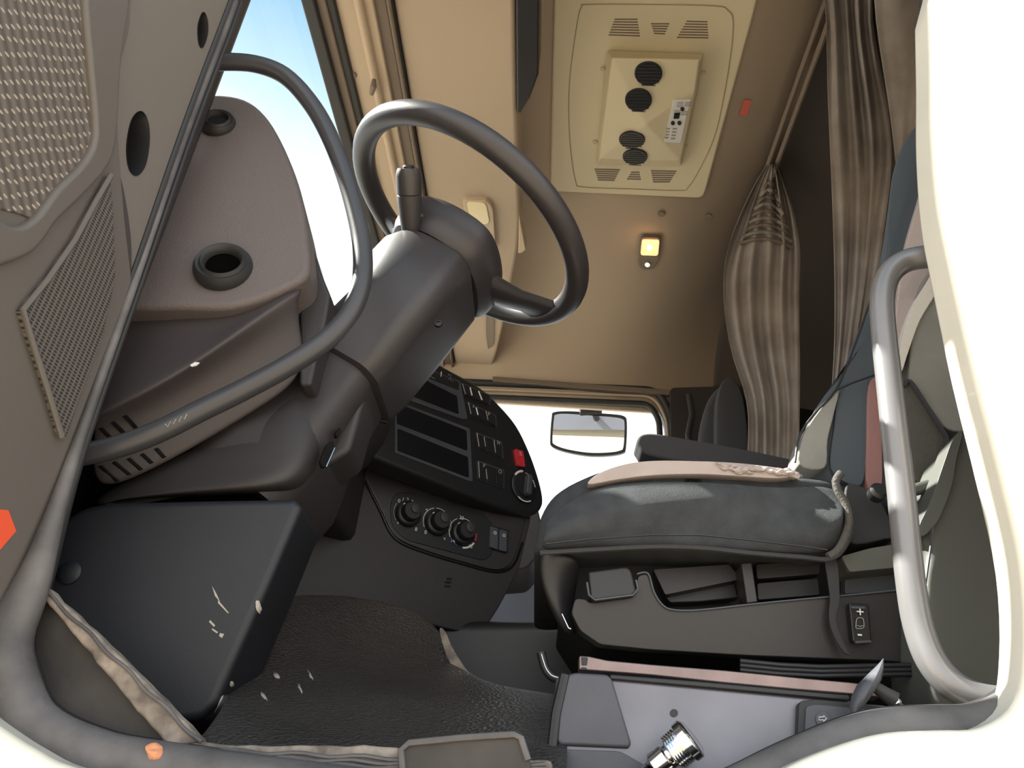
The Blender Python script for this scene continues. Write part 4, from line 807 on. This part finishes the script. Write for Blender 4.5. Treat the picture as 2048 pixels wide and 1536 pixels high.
lab(plate('release_paddle', rnd([(1176, 1142), (1252, 1132), (1262, 1138), (1274, 1180), (1268, 1190), (1190, 1200), (1180, 1194)], 6), PN(1220, 1165, 1.062, (0, -1, .1)), .03, 'seatplastic', ds, bevel=.005, seg=3), 'square release paddle')
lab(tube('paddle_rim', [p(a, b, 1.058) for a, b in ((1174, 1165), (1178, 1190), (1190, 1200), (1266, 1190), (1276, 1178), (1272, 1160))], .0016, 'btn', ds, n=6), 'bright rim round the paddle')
for q, m_, y_, l_ in (([(1306, 1138), (1458, 1128), (1474, 1146), (1476, 1160), (1330, 1190)], 'seatplastic', 1.11, 'upper wall of the first pocket'), ([(1328, 1192), (1345, 1178), (1470, 1164), (1478, 1196), (1400, 1204), (1340, 1206)], 'black', 1.13, 'bottom of the first pocket'),
                      ([(1512, 1128), (1640, 1120), (1640, 1148), (1514, 1158)], 'seatplastic', 1.11, 'upper wall of the second pocket'), ([(1514, 1166), (1636, 1156), (1640, 1190), (1516, 1200)], mat('pocket_grey', (.03, .03, .03), .5), 1.12, 'bottom of the second pocket')):
    lab(plate('pocket', rnd(q, 5), PY(y_), .02, m_, ds, bevel=.003), l_)
lab(plate('divider', [(1482, 1126), (1504, 1124), (1516, 1204), (1494, 1207)], PY(1.075), .04, 'seatplastic', ds, bevel=.002), 'upright divider between the pockets')
lab(plate('rear_step', rnd([(1682, 1112), (1740, 1096), (1800, 1086), (1850, 1084), (1850, 1130), (1700, 1144)], 6), PY(1.06), .05, 'grpl', ds, bevel=.006), 'grey rear step of the base')
lab(plate('rear_pocket', rnd([(1690, 1150), (1790, 1146), (1798, 1180), (1690, 1188)], 5), PY(1.10), .02, 'btn', ds, bevel=.003), 'grey pocket behind the strap')
lab(plate('strap', cr([(1650, 1112), (1672, 1112), (1680, 1196), (1672, 1240), (1690, 1290), (1700, 1310), (1684, 1300), (1664, 1262), (1658, 1230), (1660, 1190)], 3), PY(1.055), .003, 'strap', ds, bevel=.0006), 'black webbing strap')
ss_ = lab(plate('height_switch', rnd([(1698, 1206), (1738, 1208), (1744, 1286), (1706, 1284)], 4), PN(1720, 1245, 1.058, (0, -1, -.12)), .012, 'gloss', ds, bevel=.002), 'seat height switch with plus and minus')
swp = PN(1720, 1245, 1.056, (0, -1, -.12))
plate('rocker_edge', rnd([(1703, 1212), (1731, 1213), (1731, 1218), (1703, 1217)], 2), lower(swp, .001), .004, 'btn', ss_, bevel=.001)
plate('rocker_edge', rnd([(1710, 1282), (1742, 1280), (1744, 1285), (1711, 1287)], 2), lower(swp, .001), .004, 'btn', ss_, bevel=.001)
text('marking', '+', 1720, 1225, swp, .018, 'white', ss_); text('marking', '-', 1719, 1267, swp, .022, 'white', ss_)
tube('seat_symbol', [onp(a, b, lower(swp, .0006)) for a, b in cr([(1712, 1250), (1713, 1240), (1716, 1236), (1724, 1236), (1727, 1240), (1728, 1250), (1726, 1256), (1713, 1257)], 3)], .0005, 'grey', ss_, n=5, closed=True)
tube('seat_symbol', [onp(a, b, lower(swp, .0006)) for a, b in ((1714, 1251), (1720, 1253), (1726, 1251))], .0005, 'grey', ss_, n=5)
tube('front_clip', [p(1124, 1228, 1.07), p(1131, 1243, 1.07), p(1137, 1256, 1.07), p(1142, 1258, 1.07)], .001, 'chrome', ds, n=6)
lab(grid('front_skirt', [[p(a, b, y) for a, b, y in r] for r in ([(1075, 1095, 1.08), (1110, 1108, 1.07), (1170, 1112, 1.09)], [(1072, 1150, 1.09), (1105, 1160, 1.085), (1160, 1170, 1.12)], [(1092, 1210, 1.10), (1118, 1220, 1.09), (1150, 1225, 1.12)], [(1118, 1262, 1.12), (1135, 1270, 1.11), (1165, 1280, 1.13)])], 'black', ds, th=.01, sub=2), 'black gaiter at the front of the seat base')
# floor hoses and rail
sr = thing('seat_rail', 'shiny bare metal rail along the foot of the seat', 'rail', p(1400, 1345, 1.02))
plate('strip', [(1158, 1311), (1178, 1312), (1215, 1320), (1300, 1328), (1450, 1340), (1600, 1355), (1700, 1364), (1760, 1372), (1760, 1394), (1700, 1388), (1600, 1380), (1450, 1366), (1300, 1350), (1158, 1339)], PN(1400, 1345, 1.02, (0, -1, .12)), .02, 'metal', sr, bevel=.002)
for a, b, c, d in ((1162, 1314, 1176, 1330), (1162, 1334, 1174, 1339)): lab(plate('slot', rnd([(a, b), (c, b + 1), (c - 2, d), (a + 1, d)], 2), PN(1400, 1345, 1.02, (0, -1, .12)), .001, 'gloss', sr, bevel=0, lift=.0012), 'black slot in the rail end')
for k, l_ in enumerate(('upper black hose under the seat base', 'middle black hose under the seat base', 'lower black hose lying just above the metal rail')):
    tag(tube('hose', [p(a, b + k * 9, 1.05) for a, b in ((1480, 1322), (1560, 1330), (1640, 1334), (1740, 1332), (1860, 1330))], .0032, 'black', n=10), l_, 'hose')
pd = thing('hook_lever', 'thin black bent lever with a shiny edge beside the seat front', 'lever', p(1095, 1340, 1.1))
tube('arm', [p(a, b, 1.1) for a, b in cr([(1082, 1305), (1085, 1318), (1090, 1335), (1100, 1350), (1115, 1358), (1135, 1360)], 4, False)], .006, 'black', pd, n=10)
lab(tube('bright_edge', [p(a, b, 1.092) for a, b in cr([(1083, 1308), (1087, 1322), (1093, 1338), (1104, 1351), (1120, 1356)], 4, False)], .0007, 'chrome', pd, n=6), 'thin shiny edge')
tag(box('seat_plinth', p(1180, 1300, 1.2).x, .75, 1.2, 1.7, .0, .16, 'black'), 'black plinth carrying the driver seat', 'plinth')
# ---- rear cover beside the seat
rc = thing('pillar_cover', 'tall grey-green moulded plastic cover behind the seat by the door pillar', 'cover', p(1960, 1200, 1.0))
crown('cover', [p(a, b, 1.0) for a, b in cr([(1842, 1060), (1868, 990), (1890, 925), (1908, 882), (1930, 862), (1975, 856), (2070, 850), (2160, 900), (2160, 1420), (1990, 1430), (1880, 1425), (1856, 1320), (1850, 1180), (1856, 1110)], 4)], Vector((0, .12, 0)), .012, 'grpl', rc)
lab(plate('front_facet', cr([(1838, 1052), (1862, 1000), (1888, 925), (1905, 880), (1925, 862), (1912, 920), (1905, 965), (1886, 1020), (1868, 1052), (1845, 1072)], 4), PY(.985), .04, 'grpl', rc, bevel=.004, seg=3), 'lighter bevelled front facet')
tube('seam', [p(1866, 1055, .985), p(1862, 1090, .99), p(1851, 1168, .995)], .0016, 'btn', rc, n=6)
# ---- right grab handle
rg = thing('grab_handle', 'thick straight grab tube by the door pillar with a bright sunlit edge', 'grab handle', p(1790, 900, .93))
gp = [(1950, 508, .90), (1900, 512, .91), (1850, 514, .92), (1808, 524, .93), (1778, 550, .935), (1765, 595, .935), (1767, 660, .935), (1778, 760, .935), (1790, 870, .935), (1802, 980, .935), (1812, 1080, .935), (1822, 1170, .935), (1836, 1250, .935), (1862, 1320, .93), (1905, 1370, .925), (1960, 1396, .92), (2040, 1410, .91)]
tube('tube', [p(*q) for q in cr(gp, 5, False)], .0165, mat('satin_tube', (.20, .195, .20), .3, .3), rg, n=20)

# ================================================================ LOWER BOX
bx_ = thing('side_locker', 'metal-faced locker under the driver seat with grey corner piece', 'locker', p(1350, 1450, .97))
BP = PN(1350, 1450, .965, (0, -1, .05))
plate('metal_face', [(1112, 1350), (1200, 1352), (1400, 1371), (1640, 1394), (1720, 1402), (1720, 1640), (1100, 1640)], BP, .16, 'steel', bx_, bevel=.006, seg=3)
lab(plate('corner_cover', rnd([(1132, 1350), (1150, 1344), (1214, 1348), (1224, 1356), (1263, 1486), (1258, 1496), (1120, 1490), (1112, 1480), (1116, 1420)], 8), lower(BP, .006), .03, 'batt', bx_, bevel=.004), 'grey plastic corner cover')
lab(plate('lower_cover', rnd([(1120, 1498), (1240, 1502), (1290, 1530), (1310, 1600), (1100, 1600), (1108, 1510)], 9), lower(BP, .008), .03, 'batt', bx_, bevel=.004), 'scratched lower grey cover')
lab(tube('edge_strip', [onp(a, b, lower(BP, .004)) for a, b in ((1130, 1350), (1112, 1430), (1104, 1500), (1096, 1600))], .006, 'black', bx_, n=8), 'black edge strip')
lab(plate('hole', ell(1348, 1426, 8, 8, n=20), BP, .001, 'gloss', bx_, bevel=0, lift=.0012), 'round black hole')
lab(plate('top_gasket', [(1220, 1348), (1400, 1362), (1700, 1390), (1700, 1402), (1400, 1374), (1220, 1358)], lower(BP, .004), .02, 'black', bx_, bevel=.002), 'black gasket along the top edge')
bp_ = thing('button_panel', 'dark button panel with an arrow button on the locker', 'control panel', onp(1680, 1450, BP))
B1 = lower(BP, .012)
plate('frame', rnd([(1598, 1402), (1630, 1398), (1860, 1420), (1860, 1560), (1592, 1560)], 10), B1, .02, 'rubber', bp_, bevel=.004)
B2 = lower(BP, .015)
plate('keypad', rnd([(1612, 1412), (1632, 1408), (1850, 1430), (1850, 1550), (1606, 1550)], 8), B2, .006, 'batt', bp_, bevel=.003)
for cx, cy, s_ in ((1646, 1437, 'arrow'), (1693, 1440, '^')):
    b_ = lab(plate('round_button', ell(cx, cy, 15, 15), lower(B2, .002), .003, 'batt', bp_, bevel=.001), 'round rubber button')
    if s_ == 'arrow': tube('arrow_mark', [onp(cx + a, cy + b, lower(B2, .0026)) for a, b in ((-8, -3), (1, -3), (1, -6), (7, 0), (1, 6), (1, 3), (-8, 3))], .00055, 'white', b_, n=5, closed=True)
    else: text('marking', '>', cx, cy - 2, lower(B2, .0022), .012, 'white', b_, rot=-.4)
nz = thing('air_nozzle', 'shiny chrome threaded nozzle fitting in front of the locker', 'nozzle', onp(1350, 1500, lower(BP, .04)))
A0 = onp(1300, 1545, lower(BP, .035)); A1 = onp(1385, 1472, lower(BP, .055)); ad = (A1 - A0).normalized(); LL = (A1 - A0).length
lathe('barrel', A0, ad, [(.008, -.02), (.010, 0), (.012, LL * .1), (.0155, LL * .15), (.0155, LL * .42), (.013, LL * .45), (.013, LL * .5), (.0185, LL * .53)] + [q for k in range(5) for q in ((.0198, LL * (.55 + k * .05)), (.0185, LL * (.575 + k * .05)))] + [(.0215, LL * .82), (.0215, LL * .95), (.018, LL), (.001, LL)], 'chrome', nz, n=24)
th = thing('pull_handle', 'black T-shaped pull handle on a thin cable above the locker', 'handle', p(1735, 1370, .93))
lab(loft('grip', [[p(cx, cy, .925) + Vector((.010 * w * math.cos(u) * 1.0, .012 * w * math.sin(u), .003 * math.cos(u))) for u in [2 * math.pi * i / 12 for i in range(12)]] for cx, cy, w in ((1763, 1322, .25), (1752, 1342, .8), (1738, 1365, 1.25), (1726, 1388, 1.2), (1716, 1410, .9), (1712, 1425, .5))], 'batt', th), 'curved black grip')
tube('stem', [p(1748, 1372, .925), p(1768, 1386, .925), p(1790, 1400, .925)], .0075, 'rubber', th, n=12, taper=[.8, 1, 1.2])
lab(tube('cable', [p(1792, 1402, .925), p(1800, 1412, .925), p(1822, 1422, .93), p(1860, 1430, .94)], .0028, 'steel', th, n=8), 'thin steel cable')
lathe('ferrule', p(1795, 1405, .922), (0, -1, .2), [(.001, -.004), (.004, -.002), (.004, .002), (.001, .004)], 'chrome', th, n=10)
